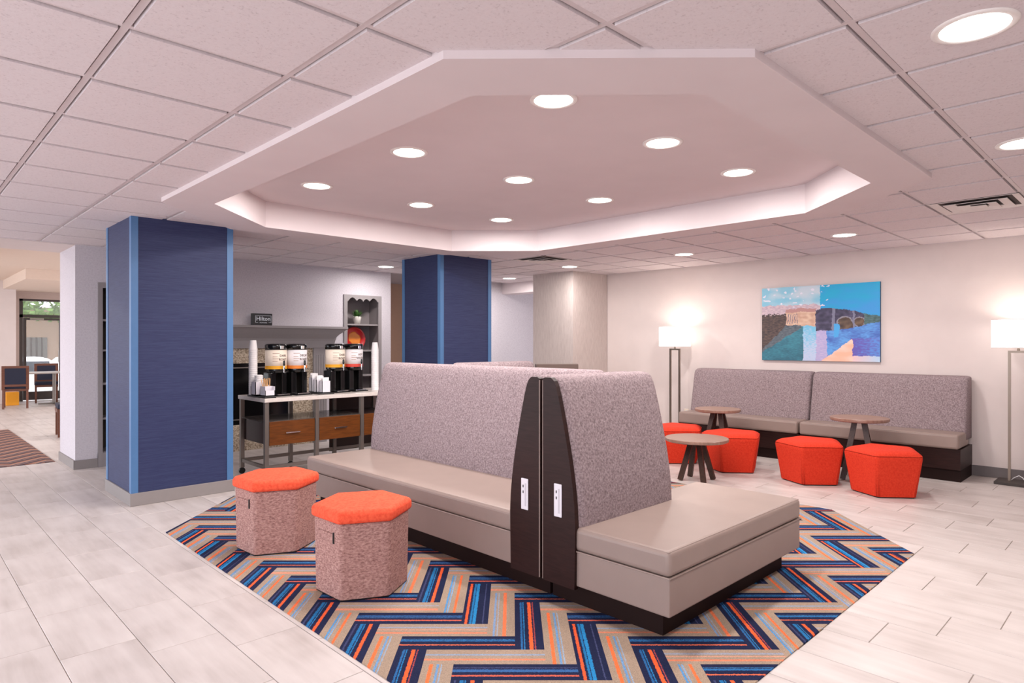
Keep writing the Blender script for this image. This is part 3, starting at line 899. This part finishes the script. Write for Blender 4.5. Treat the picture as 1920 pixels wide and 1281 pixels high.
# ================================================================== FLOOR LAMPS
def floor_lamp(x, y, label):
    t = thing('floor_lamp', label, 'lamp', (x, y, 0), 0, 'two-post floor lamps')
    obj('base', B(-.13, .13, -.18, .18, 0, .03, .004, 1), M['frame_dark'], t)
    for s in (-1, 1): obj('post', B(-.011, .011, s * .072 - .011, s * .072 + .011, .03, 1.305), M['bronze'], t)
    obj('crossbar', B(-.011, .011, -.083, .083, 1.305, 1.327), M['bronze'], t)
    bm = bmesh.new(); lathe(bm, [(.012, 1.327), (.012, 1.345), (.006, 1.36), (.006, 1.40)], 12); obj('neck', bm, M['bronze'], t)
    bm = bmesh.new(); lathe(bm, [(.215, 1.355), (.218, 1.355), (.218, 1.635), (.215, 1.635), (.215, 1.355)], 48)
    sh = obj('shade', bm, M['shade'], t, smooth=True)
    bm = bmesh.new()
    for z in (1.357, 1.633):
        tube(bm, [(.217 * math.cos(a * PI / 16), .217 * math.sin(a * PI / 16), z) for a in range(33)], .003, 6)
    obj('shade_rim', bm, M['paper'], sh)
    obj('cord', tube(bmesh.new(), [(0.02, -.05, .04), (.02, -.03, .07), (.03, 0, .085), (.02, .04, .06), (.02, .06, .035)], .004, 6), M['paper'], t)
    for zz, e in ((1.52, 3.8),):
        ld = bpy.data.lights.new('lamp_bulb', 'POINT'); ld.energy = e; ld.color = (1, .9, .82); ld.shadow_soft_size = .07
        lo = bpy.data.objects.new('bulb', ld); COL.objects.link(lo); lo.parent = t; lo.location = (0, 0, zz)
floor_lamp(8.05, 4.94, 'bronze floor lamp with white drum shade left of the banquettes')
floor_lamp(8.05, 1.07, 'bronze floor lamp with white drum shade at the right picture edge')
t = thing('wall_outlet', 'small ivory wall outlet behind the farther floor lamp', 'outlet', (WX, 4.9, .40))
obj('plate', B(-.006, 0, -.035, .035, -.057, .057, .003, 1), M['cream'], t)
obj('socket', B(-.008, -.005, -.015, .015, .008, .038), M['paper'], t); obj('socket', B(-.008, -.005, -.015, .015, -.038, -.008), M['paper'], t)

# ================================================================== PAINTING
t = thing('painting', 'blue canvas painting of a stone bridge over water on the right wall', 'painting', (WX - .018, 3.07, 1.65))
pw, ph = 1.40, .935
obj('canvas', B(-.016, .016, -pw / 2, pw / 2, -ph / 2, ph / 2), plain('canvas edge', '3a5a78', .8), t)
def mixc(a, b, k): return tuple(x + (y - x) * k for x, y in zip(a, b))
def hx(c): return tuple(int(c[i:i+2], 16) / 255 for i in (0, 2, 4))
def paint(s, v):
    s0 = s; s = s + .010 * noise.noise((s * 14, v * 22, 7.7)) + .004 * noise.noise((s * 60, v * 60, 2.2)); v = v + .014 * noise.noise((s0 * 16, v * 12, 3.3)) + .006 * noise.noise((s0 * 70, v * 50, 5.5))
    n1 = noise.noise((s * 9, v * 14, 1.3)); n2 = noise.noise((s * 40, v * 90, 4.1)); n3 = noise.noise((s * 25, v * 25, 9.))
    # sky
    if s < .525: c = mixc(hx('86c4dc'), hx('c3d3df'), min(1, max(0, .5 + n1 + (s - .25))))
    else: c = mixc(hx('18a9d6'), hx('3c9adf'), min(1, max(0, v * 2.2 + n1 * .6)))
    if s < .525 and v > .25 + .02 * n3: c = mixc(hx('b9a3b3'), hx('d6c2c6'), .5 + n2)
    if n3 > .42 and v < .28 and s < .6: c = hx('dfe0ee')
    # water
    if v > .53 - .03 * s:
        if s < .375: c = mixc(hx('2f6478'), hx('3f8a9c'), min(1, max(0, .5 + n2 * .5 + n1 * .5 + (.75 - v))))
        elif s < .49: c = mixc(hx('74bfe0'), hx('bcc9e4'), min(1, max(0, (v - .55) * 3 + n2)))
        elif s < .58: c = mixc(hx('a9a4d2'), hx('c2b4d6'), .5 + n2)
        else: c = mixc(hx('4668b8'), hx('5f9fe0'), min(1, max(0, .5 + n2 * .6 + n1 * .8)))
        if s > .78 and .70 < v < .93: c = mixc(hx('6458b0'), hx('5b8ed8'), min(1, max(0, (s - .85) * 5 + n2 + .2)))
    # buildings
    if .22 <= s < .49 and .30 < v < .535:
        c = mixc(hx('c79f8a'), hx('e0c3ab'), min(1, max(0, .5 + n3)))
        if s < .33 and (int(s * 150) % 3 == 0) and .36 < v < .5: c = hx('8a7a86')
        if v < .345: c = hx('b88a86')
    # trees and left bank
    if s < .225 and v > .37 + .04 * n2 and v < .86 - .34 * (s / .225) + .01 * n3: c = mixc(hx('3e3438'), hx('6a564c'), min(1, max(0, .45 + n2)))
    elif s < .36 and .52 < v < .90 - .95 * s: c = mixc(hx('4b5560'), hx('69727a'), .5 + n2)
    # bridge
    if s >= .485:
        top = .305 + .02 * (s < .53) + max(0, s - .6) ** 1.4 * .46
        bot = .60 - max(0, s - .66) * .28
        if top < v < bot:
            c = mixc(hx('36324a'), hx('5c5876'), min(1, max(0, .4 + n3 * .8)))
            for cx, r, w in ((.73, .075, .012), (.845, .045, .01)):
                d = math.hypot((s - cx), (v - (.53 - (cx - .73) * .3)) * .67)
                if d < r - w: c = mixc(hx('4a3a34'), hx('705a48'), .5 + n3)
                elif d < r: c = hx('8d8a96')
            if abs(s - .635) < .012 or abs(s - .80) < .008: c = hx('7d7d94')
            if s > .88: c = mixc(hx('5a7a80'), hx('3f5a58'), .5 + n2)
    if .64 < s < .68 and .52 < v < .68: c = hx('4aa6e4')
    # orange path
    if v > .68 and s > .53 and v > 1.0 - (s - .53) * 1.12 and (s < .79 or v > .93): c = mixc(hx('f3b79c'), hx('f6cdbd'), min(1, max(0, .5 + n1 * 1.5)))
    if v > .93 and s > .79: c = mixc(hx('e9c3c4'), hx('b9d2ea'), min(1, (s - .79) * 5))
    return c
NX, NY = 240, 160
me = bpy.data.meshes.new('painted_face'); vsx = []; fcs = []
for j in range(NY + 1):
    for i in range(NX + 1): vsx.append((-.0168, pw / 2 - pw * i / NX, ph / 2 - ph * j / NY))
for j in range(NY):
    for i in range(NX):
        a = j * (NX + 1) + i; fcs.append((a, a + NX + 1, a + NX + 2, a + 1))
me.from_pydata(vsx, [], fcs)
ca = me.color_attributes.new('Paint', 'FLOAT_COLOR', 'CORNER')
cols = []
for j in range(NY):
    for i in range(NX):
        c = lin(paint((i + .5) / NX, (j + .5) / NY)); cols += list(c) * 4
ca.data.foreach_set('color', cols)
k = NT('oil paint'); k.b.inputs['Roughness'].default_value = .55
at = k.n('ShaderNodeAttribute'); at.attribute_name = 'Paint'; k.l(at.outputs['Color'], k.b.inputs['Base Color'])
obj('painted_face', me, k.m, t)

# ================================================================== FIREPLACE WALL
t = thing('fireplace', 'grey mantel fireplace with mosaic granite surround behind the coffee cart', 'fireplace', (3.45, WY, 0))
prof = [(0, 1.635), (-.24, 1.635), (-.24, 1.605), (-.215, 1.60), (-.19, 1.575), (-.15, 1.53), (-.11, 1.49), (-.085, 1.465), (-.075, 1.435), (-.075, 1.335), (0, 1.335)]
bm = bmesh.new()
xl, xr = -1.30, 1.33
extr(bm, [(xl + (0.24 + d) * .9 if z < 1.6 else xl, d, z) for d, z in prof], [(xr - (0.24 + d) * .9 if z < 1.6 else xr, d, z) for d, z in prof])
obj('mantel', bm, M['mantel'], t)
obj('granite_surround', B(-.90, -.55, -.03, -.001, 0, 1.335), M['granite'], t)
obj('granite_surround', B(.55, .90, -.03, -.001, 0, 1.335), M['granite'], t)
obj('granite_surround', B(-.55, .55, -.03, -.001, 1.14, 1.335), M['granite'], t)
obj('granite_surround', B(-.55, .55, -.03, -.001, 0, .34), M['granite'], t)
fb = obj('firebox', B(-.55, .55, -.022, -.001, .34, 1.14), M['firebox'], t)
obj('door_rail', B(-.54, .54, -.034, -.022, 1.075, 1.09), M['steel'], fb); obj('door_rail', B(-.54, .54, -.034, -.022, .40, .415), M['steel'], fb)
for s in (-1, 1):
    c = .98 * s + .01
    p = obj('pilaster', B(c - .10, c + .10, -.065, -.001, 0, 1.335), M['mantel'], t)
    for q in range(4): obj('flute', B(c - .065 + q * .037, c - .047 + q * .037, -.071, -.064, .18, 1.24, .003, 1), M['mantel'], p)

def shelf_unit(name, x0, x1, zt, shelves, label, scallop, back, fw=.055):
    t = thing(name, label, 'shelf', ((x0 + x1) / 2, WY, 0))
    w = (x1 - x0) / 2
    obj('back_panel', B(-w, w, .30, .31, .1, zt), back, t)
    for s in (-1, 1):
        obj('side_panel', B(*sorted((s * w, s * (w - .02))), .0, .30, 0, zt), M['niche_back'], t)
        obj('face_stile', B(*sorted((s * w, s * (w - fw))), -.022, 0, 0, zt), M['mantel'], t)
    obj('top_panel', B(-w, w, 0, .30, zt - .03, zt), M['niche_back'], t)
    if scallop:
        n = 40; pts = [(-w + fw, zt), (-w + fw, zt - .10)]
        for q in range(n + 1):
            u = -1 + 2 * q / n; a = abs(u)
            z = .095 - .04 * max(0, math.sin(a * PI * 2.4)) ** .7 * (a < .42) - .055 * (1 - ((a - .68) / .27) ** 2 if .42 < a < .95 else 0)
            pts.append((u * (w - fw), zt - z))
        pts += [(w - fw, zt)]
        bm = bmesh.new(); extr(bm, [(x, -.022, z) for x, z in pts], [(x, 0, z) for x, z in pts]); obj('valance', bm, M['mantel'], t)
    else:
        obj('face_rail', B(-w + fw, w - fw, -.022, 0, zt - .06, zt), M['mantel'], t)
    for z in shelves: obj('shelf_board', B(-w + .02, w - .02, -.005, .30, z - .022, z), M['mantel'], t)
    obj('kick_panel', B(-w, w, -.02, .0, 0, .16), M['mantel'], t)
    return t
shelf_unit('built_in_bookshelf', N1[0], N1[1], N1[2], [.17, .555, .95, 1.33, 1.675], 'tall grey built-in bookshelf half hidden behind the near navy column', False, M['niche_dark'], .045)
shelf_unit('built_in_bookshelf', N2[0], N2[1], N2[2], [.16, .55, .93, 1.30, 1.69], 'grey built-in niche with scalloped top holding plant and red plate', True, M['niche_back'])
# plant
t = thing('potted_plant', 'small green plant in white pot on the niche shelf', 'plant', (5.14, WY + .12, 1.691))
bm = bmesh.new(); lathe(bm, [(.0, 0), (.045, 0), (.062, .10), (.062, .115), (.054, .115), (.05, .10), (0, .10)], 24); obj('pot', bm, M['white_ceramic'], t, smooth=True)
rs = random.Random(5); bm = bmesh.new()
for q in range(70):
    a = rs.uniform(0, 2 * PI); e = rs.uniform(.2, 1.4); L = rs.uniform(.06, .12)
    d = Vector((math.cos(a) * math.cos(e), math.sin(a) * math.cos(e), math.sin(e))); s = d.cross(Vector((0, 0, 1))).normalized() * .014
    b = Vector((0, 0, .10)) + d * .02
    bm.faces.new([bm.verts.new(p) for p in (b, b + d * L * .5 + s, b + d * L, b + d * L * .5 - s)])
obj('leaves', bm, M['leaf'], t)
# plate
t = thing('decorative_plate', 'glossy red plate with amber centre propped on the niche shelf', 'plate', (5.12, WY + .14, 1.30))
t.rotation_euler = (math.radians(80), 0, 0)
bm = bmesh.new(); lathe(bm, [(0, .0), (.10, .0), (.16, .018), (.175, .03), (.172, .034), (.155, .024), (.098, .006), (0, .006)], 40)
bmesh.ops.translate(bm, vec=(0, .176, 0), verts=bm.verts[:]); obj('rim', bm, M['plate_red'], t, smooth=True)
bm = bmesh.new(); rs = random.Random(2); lathe(bm, [(.105, .0065), (.10, .012), (0, .012)], 18)
for v in bm.verts:
    if v.co.xy.length > .05: v.co.xy *= rs.uniform(.85, 1.1)
bmesh.ops.translate(bm, vec=(0, .176, 0), verts=bm.verts[:]); obj('center_glaze', bm, M['plate_amber'], t)

# lettering
def text_mesh(s, size, bold=0.0, align='CENTER'):
    cu = bpy.data.curves.new('text', 'FONT'); cu.body = s; cu.size = size; cu.align_x = align; cu.align_y = 'CENTER'; cu.resolution_u = 2; cu.offset = bold
    o = bpy.data.objects.new('text', cu); COL.objects.link(o)
    dg = bpy.context.evaluated_depsgraph_get(); dg.update()
    me = bpy.data.meshes.new_from_object(o.evaluated_get(dg)); bpy.data.objects.remove(o, do_unlink=True)
    return me
t = thing('desk_sign', 'small black sign with white framed lettering standing on the mantel', 'sign', (3.56, WY - .15, 1.636))
obj('board', B(-.135, .135, -.02, .02, 0, .155, .003, 1), M['sign'], t)
me = text_mesh('Hilton', .075, .0012)
for v in me.vertices: v.co = Vector((v.co.x + .015, -.0212, v.co.y + .085))
obj('lettering', me, M['sign_ink'], t)
me = text_mesh('HONORS', .018, .0004)
for v in me.vertices: v.co = Vector((v.co.x * 1.3 + .015, -.0212, v.co.y + .034))
obj('lettering', me, M['sign_ink'], t)
bm = bmesh.new(); x0, x1, z0, z1, w = -.09, .12, .035, .128, .004
for a in ((x0, x1, z1 - w, z1), (x0, x0 + w, z0, z1), (x1 - w, x1, z0, z1), (x0, x0 + .035, z0, z0 + w), (x1 - .035, x1, z0, z0 + w)): box(bm, a[0], a[1], -.0215, -.0195, a[2], a[3])
obj('border', bm, M['sign_ink'], t)

# ================================================================== COFFEE CART
CT = .845
t = thing('coffee_cart', 'metal framed coffee cart with white top and walnut drawers', 'cart', (3.57, 6.68, 0))
CX = [2.765, 3.31, 3.855, 4.40]
ya, yb = 6.375, 6.985
obj('counter_top', B(2.735, 4.43, 6.34, 7.02, CT - .04, CT, .004, 2), M['counter'], t, True)
for x in CX:
    for y in (ya, yb):
        lg = obj('leg', B(x - .02, x + .02, y - .02, y + .02, .07, CT - .04), M['steel'], t, True)
        if x in (CX[0], CX[3], CX[1]):
            bm = bmesh.new(); lathe(bm, [(.01, -.012), (.032, -.012), (.035, 0), (.032, .012), (.01, .012)], 20)
            bmesh.ops.rotate(bm, cent=(0, 0, 0), matrix=Matrix.Rotation(PI / 2, 3, 'X'), verts=bm.verts[:]); bmesh.ops.translate(bm, vec=(x, y, .035), verts=bm.verts[:])
            obj('caster', bm, M['dark'], lg, True)
for y in (ya, yb): obj('rail', B(CX[0], CX[3], y - .012, y + .012, .13, .165), M['steel'], t, True)
for x in (CX[0], CX[3]): obj('rail', B(x - .012, x + .012, ya, yb, .13, .165), M['steel'], t, True)
for q in range(3):
    x0, x1 = CX[q] + .022, CX[q + 1] - .022
    obj('drawer_case', B(x0, x1, ya + .005, yb, .37, .60), M['brown_dark'], t, True)
    d = obj('drawer_front', B(x0 + .004, x1 - .004, ya - .016, ya + .006, .365, .605, .002, 1), M['walnut'], t, True)
    xm = (x0 + x1) / 2
    obj('handle', B(xm - .075, xm + .075, ya - .038, ya - .028, .478, .490, .002, 1), M['chrome'], d, True)
obj('back_panel', B(CX[2] - .06, CX[3] - .02, yb + .002, yb + .012, .12, CT - .04), M['brown_dark'], t, True)
obj('shelf_glass', B(CX[0] - .018, CX[2], ya, yb, .602, .612), glass('smoked shelf glass', '6b6460', .5, .05), t, True)

def wrap(me, R, x0, z0, zc=0):
    for v in me.vertices:
        ph = -PI / 2 + (v.co.x + x0) / R
        v.co = Vector(((R + .0012) * math.cos(ph), (R + .0012) * math.sin(ph), z0 + v.co.y))
    return me
def dispenser(x, y, band, lab, words, label):
    t = thing('coffee_dispenser', label, 'dispenser', (x, y, CT), math.radians(8), 'coffee dispensers on the cart')
    obj('base_plate', B(-.10, .10, -.15, .10, 0, .012, .004, 1), M['gloss_black'], t)
    obj('drip_tray', B(-.075, .075, -.145, -.03, .012, .024, .004, 1), M['chrome'], t)
    for sx in (-1, 1):
        obj('stand_leg', B(*sorted((sx * .034, sx * .098)), -.055, .085, .012, .25, .01, 2), M['gloss_black'], t)
    obj('stand_back', B(-.04, .04, .06, .08, .012, .25), M['steel'], t)
    bm = bmesh.new(); lathe(bm, [(.0, .245), (.09, .245), (.104, .268), (.104, .285), (0, .285)], 40); obj('collar', bm, M['gloss_black'], t, smooth=False)
    R = .109
    bm = bmesh.new(); lathe(bm, [(.0, .285), (R, .285), (R, .487), (0, .487)], 48); b = obj('body', bm, lab, t); smooth_small(b, .01)
    bm = bmesh.new(); lathe(bm, [(R - .001, .284), (R + .001, .284), (R + .001, .318), (R - .001, .318), (R - .001, .284)], 48); obj('color_band', bm, band, b)
    me = wrap(text_mesh(words[0], .032, .001), R, .018, .425); obj('lettering', me, M['ink'], b)
    me = wrap(text_mesh(words[1], .032, .001), R, .018, .385); obj('lettering', me, M['ink'], b)
    bm = bmesh.new()
    for z, L in ((.445, .07), (.41, .05), (.39, .06), (.365, .055)):
        for q in range(int(L / .01)):
            xx = -.095 + q * .01
            pts = []
            for u, v in ((0, 0), (.01, 0), (.01, .006), (0, .006)):
                ph = -PI / 2 + (xx + u) / R; pts.append(bm.verts.new(((R + .001) * math.cos(ph), (R + .001) * math.sin(ph), z + v)))
            bm.faces.new(pts)
    obj('print_lines', bm, plain('pale ink', 'b49a8c', .8), b)
    bm = bmesh.new(); lathe(bm, [(R + .003, .487), (R + .003, .535), (R - .006, .548), (.05, .552), (.0, .552)], 48); o = obj('lid', bm, M['gloss_black'], t, smooth=False); smooth_small(o, .006)
    obj('latch', B(-.02, .02, -R - .008, -R + .006, .495, .53, .003, 1), M['chrome'], t)
    f = obj('faucet', B(-.012, .012, -R - .05, -R + .01, .276, .30, .004, 1), M['chrome'], t)
    bm = bmesh.new(); lathe(bm, [(.009, .25), (.012, .30), (.010, .32)], 12, 0, -R - .04); obj('spout', bm, M['chrome'], f)
    bm = bmesh.new(); lathe(bm, [(.007, .318), (.012, .335), (.010, .372), (.0, .375)], 12, 0, -R - .04); obj('faucet_lever', bm, M['gloss_black'], f)
dispenser(2.995, 6.66, M['yellow'], M['cream'], ('DARK', 'ROAST'), 'black coffee dispenser with amber band at the left end of the cart')
dispenser(3.225, 6.66, M['orange'], M['label_white'], ('DECAF', 'ROAST'), 'black coffee dispenser with orange band, second on the cart')
dispenser(3.70, 6.68, M['yellow'], M['cream'], ('DARK', 'ROAST'), 'black coffee dispenser with amber band right of the condiment bins')
dispenser(3.945, 6.70, M['redband'], M['label_white'], ('HOT', 'WATER'), 'black dispenser with red band and white label')

def cup_stack(x, y, n, label, r=.04, z=CT):
    t = thing('paper_cup_stack', label, 'cups', (x, y, z))
    for q in range(n):
        bm = bmesh.new(); h = .105; zz = q * .022
        lathe(bm, [(r, zz), (r * 1.02, zz + .004), (r * .72, zz + h), (0, zz + h)], 24)
        obj('paper_cup', bm, M['paper'], t, smooth=False)
cup_stack(2.775, 6.72, 22, 'tall stack of white paper cups at the left of the cart', .043, CT + .02)
cup_stack(4.20, 6.64, 22, 'tall stack of white paper cups at the right of the dispensers', .043)
tr = tag(obj('serving_tray', B(2.745, 2.865, 6.36, 6.80, CT, CT + .018, .005, 2), M['dark']), 'black serving tray under the left cups and stirrers', 'tray')
# lid holder, stirrer box, bins
t = thing('lid_holder', 'grey holder with a stack of white cup lids', 'holder', (2.785, 6.60, CT + .018))
bm = bmesh.new(); box(bm, -.055, .055, -.05, .05, 0, .012); 
for a in ((-.055, -.049, -.05, .05), (.049, .055, -.05, .05), (-.055, .055, -.05, -.044), (-.055, .055, .044, .05)): box(bm, a[0], a[1], a[2], a[3], 0, .14)
obj('bin', bm, M['outlet'], t)
for q in range(10):
    bm = bmesh.new(); lathe(bm, [(0, .03 + q * .018), (.042, .03 + q * .018), (.042, .042 + q * .018), (.03, .05 + q * .018), (0, .05 + q * .018)], 20); obj('cup_lid', bm, M['paper'], t)
t = thing('stirrer_box', 'white stepped box filled with wooden stirrers', 'box', (2.812, 6.45, CT + .018))
bm = bmesh.new(); box(bm, -.05, .05, -.06, .06, 0, .01)
for a in ((-.05, -.045, -.06, .06, .10), (.045, .05, -.06, .06, .10), (-.05, .05, -.06, -.055, .06), (-.05, .05, .055, .06, .11), (-.05, .05, -.004, 0, .10)): box(bm, a[0], a[1], a[2], a[3], 0, a[4])
obj('bin', bm, M['outlet'], t)
rs = random.Random(8)
for q in range(14):
    x = -.038 + .0058 * q
    bm = bmesh.new(); bar(bm, (x, .03 + rs.uniform(-.02, .015), .02), (x + rs.uniform(-.012, .012), .045 + rs.uniform(-.03, .02), .175 + rs.uniform(-.012, .008)), .007, .003); obj('stirrer', bm, M['stick'], t)
tag(obj('serving_tray', B(3.38, 3.56, 6.44, 6.74, CT, CT + .014, .005, 2), M['dark']), 'black serving tray under the sugar bins', 'tray')
def packet_bin(x, y, h, n, label):
    t = thing('packet_bin', label, 'bin', (x, y, CT + .014), 0, 'condiment bins on the cart')
    bm = bmesh.new(); w, d = .05, .035; box(bm, -w, w, -d, d, 0, .008)
    for a in ((-w, -w + .005, -d, d), (w - .005, w, -d, d), (-w, w, -d, -d + .005), (-w, w, d - .005, d)): box(bm, a[0], a[1], a[2], a[3], 0, h)
    obj('bin', bm, M['outlet'], t)
    rs = random.Random(int(y * 100))
    for q in range(n):
        bm = bmesh.new(); yy = -d + .012 + (2 * d - .024) * q / max(1, n - 1)
        box(bm, -w + .01, w - .01 - rs.uniform(0, .02), yy - .002, yy + .002, .02, h + rs.uniform(.015, .05)); obj('packet', bm, M['paper'], t)
packet_bin(3.455, 6.70, .16, 7, 'white bin with tall sugar packets, rearmost of the three')
packet_bin(3.46, 6.60, .14, 6, 'white bin with sugar packets, middle of the three')
packet_bin(3.475, 6.50, .13, 3, 'plain white bin with few packets, foremost of the three')

# ================================================================== FAR SEATING
t = thing('lounge_chair', 'taupe high-back lounge chair whose top shows before the beige column', 'chair', (6.42, 5.69, 0), math.radians(-40))
obj('seat_cushion', B(-.28, .28, -.30, .25, .25, .44, .03, 3), M['taupe_dark'], t)
obj('backrest', B(-.29, .29, .14, .28, .26, 1.125, .015, 2), M['taupe_dark'], t)
for sx in (-.24, .24):
    for sy in (-.25, .22): obj('leg', B(sx - .02, sx + .02, sy - .02, sy + .02, 0, .25), M['espresso'], t)

def dining_chair(x, y, rz, label):
    t = thing('dining_chair', label, 'chair', (x, y, 0), rz, 'breakfast room chairs')
    obj('seat', B(-.22, .22, -.22, .22, .42, .49, .015, 2), M['navy'], t)
    obj('seat_rail', B(-.225, .225, -.225, .225, .37, .42), M['wood_chair'], t)
    bk = bmesh.new()
    pts = [(-.21, .42), (.21, .42), (.235, .91), (-.235, .91)]
    for (x0, x1) in ((-.235, -.18), (.18, .235)):
        extr(bk, [(x0, -.25, .40), (x1, -.25, .40), (x1, -.21, .40), (x0, -.21, .40)], [(x0, -.30, .91), (x1, -.30, .91), (x1, -.265, .91), (x0, -.265, .91)])
    box(bk, -.235, .235, -.30, -.262, .86, .915); box(bk, -.2, .2, -.26, -.222, .47, .53)
    f = obj('back_frame', bk, M['wood_chair'], t)
    bm = bmesh.new(); extr(bm, [(-.18, -.265, .52), (.18, -.265, .52), (.18, -.215, .52), (-.18, -.215, .52)], [(-.18, -.31, .865), (.18, -.31, .865), (.18, -.255, .865), (-.18, -.255, .865)]); obj('back_pad', bm, M['navy'], t)
    for sx in (-1, 1):
        bm = bmesh.new(); bar(bm, (sx * .2, .2, .40), (sx * .2, .2, 0), .035, .035); obj('leg', bm, M['wood_chair'], t)
        bm = bmesh.new(); bar(bm, (sx * .205, -.23, .42), (sx * .205, -.29, 0), .035, .04); obj('leg', bm, M['wood_chair'], t)
dining_chair(2.08, 17.6, math.radians(-8), 'brown dining chair with navy back pad, left, back toward the viewer')
dining_chair(2.80, 18.75, math.radians(172), 'navy dining chair behind the far table, before the glass door')
dining_chair(3.12, 17.45, math.radians(-10), 'navy dining chair tucked at the near side of the far table')
dining_chair(2.10, 11.75, math.radians(85), 'dark dining chair mostly hidden behind the wall end')
t = thing('dining_table', 'grey topped pedestal dining table before the glass door', 'table', (2.85, 18.1, 0))
obj('table_top', B(-.55, .55, -.42, .42, .715, .745, .006, 1), M['stone_top'], t)
bm = bmesh.new(); lathe(bm, [(.035, .03), (.035, .715)], 16); obj('pedestal', bm, M['steel'], t)
bm = bmesh.new(); bar(bm, (-.3, 0, .02), (.3, 0, .02), .05, .03); bar(bm, (0, -.3, .02), (0, .3, .02), .05, .03); obj('base', bm, M['steel'], t)
tag(obj('storage_box', B(1.98, 2.22, 18.25, 18.5, 0, .30, .01, 1), M['amber_bin']), 'amber box on the floor behind the brown dining chair', 'box')

# second carpet at the breakfast room
k = NT('brown zigzag carpet'); k.b.inputs['Roughness'].default_value = .95
g = k.n('ShaderNodeNewGeometry'); sp = k.n('ShaderNodeSeparateXYZ'); k.l(g.outputs['Position'], sp.inputs[0])
w1 = k.n('ShaderNodeMath', operation='PINGPONG'); w1.inputs[1].default_value = .35; k.l(sp.outputs[0], w1.inputs[0])
ad = k.n('ShaderNodeMath', operation='ADD'); k.l(sp.outputs[1], ad.inputs[0]); k.l(w1.outputs[0], ad.inputs[1])
md = k.n('ShaderNodeMath', operation='FLOORED_MODULO'); md.inputs[1].default_value = .27; k.l(ad.outputs[0], md.inputs[0])
dv = k.n('ShaderNodeMath', operation='DIVIDE'); dv.inputs[1].default_value = .27; k.l(md.outputs[0], dv.inputs[0])
r = k.n('ShaderNodeValToRGB'); r.color_ramp.interpolation = 'CONSTANT'; cr = r.color_ramp
for p, c in ((0, '3a2a30'), (.3, '8a5e50'), (.42, '4a4458'), (.5, '3a2a30'), (.6, 'a07f6c'), (.75, '94614e')):
    if p == 0: cr.elements[0].color = lin(c)
    else: e = cr.elements.new(p); e.color = lin(c)
cr.elements[-1].color = lin('a07f6c')
k.l(dv.outputs[0], r.inputs[0]); k.l(r.outputs[0], k.b.inputs['Base Color'])
tag(obj('carpet', B(-2.0, 1.46, 9.22, 13.2, .0005, .006), k.m), 'brown zigzag carpet in the breakfast room at the left picture edge', 'carpet')
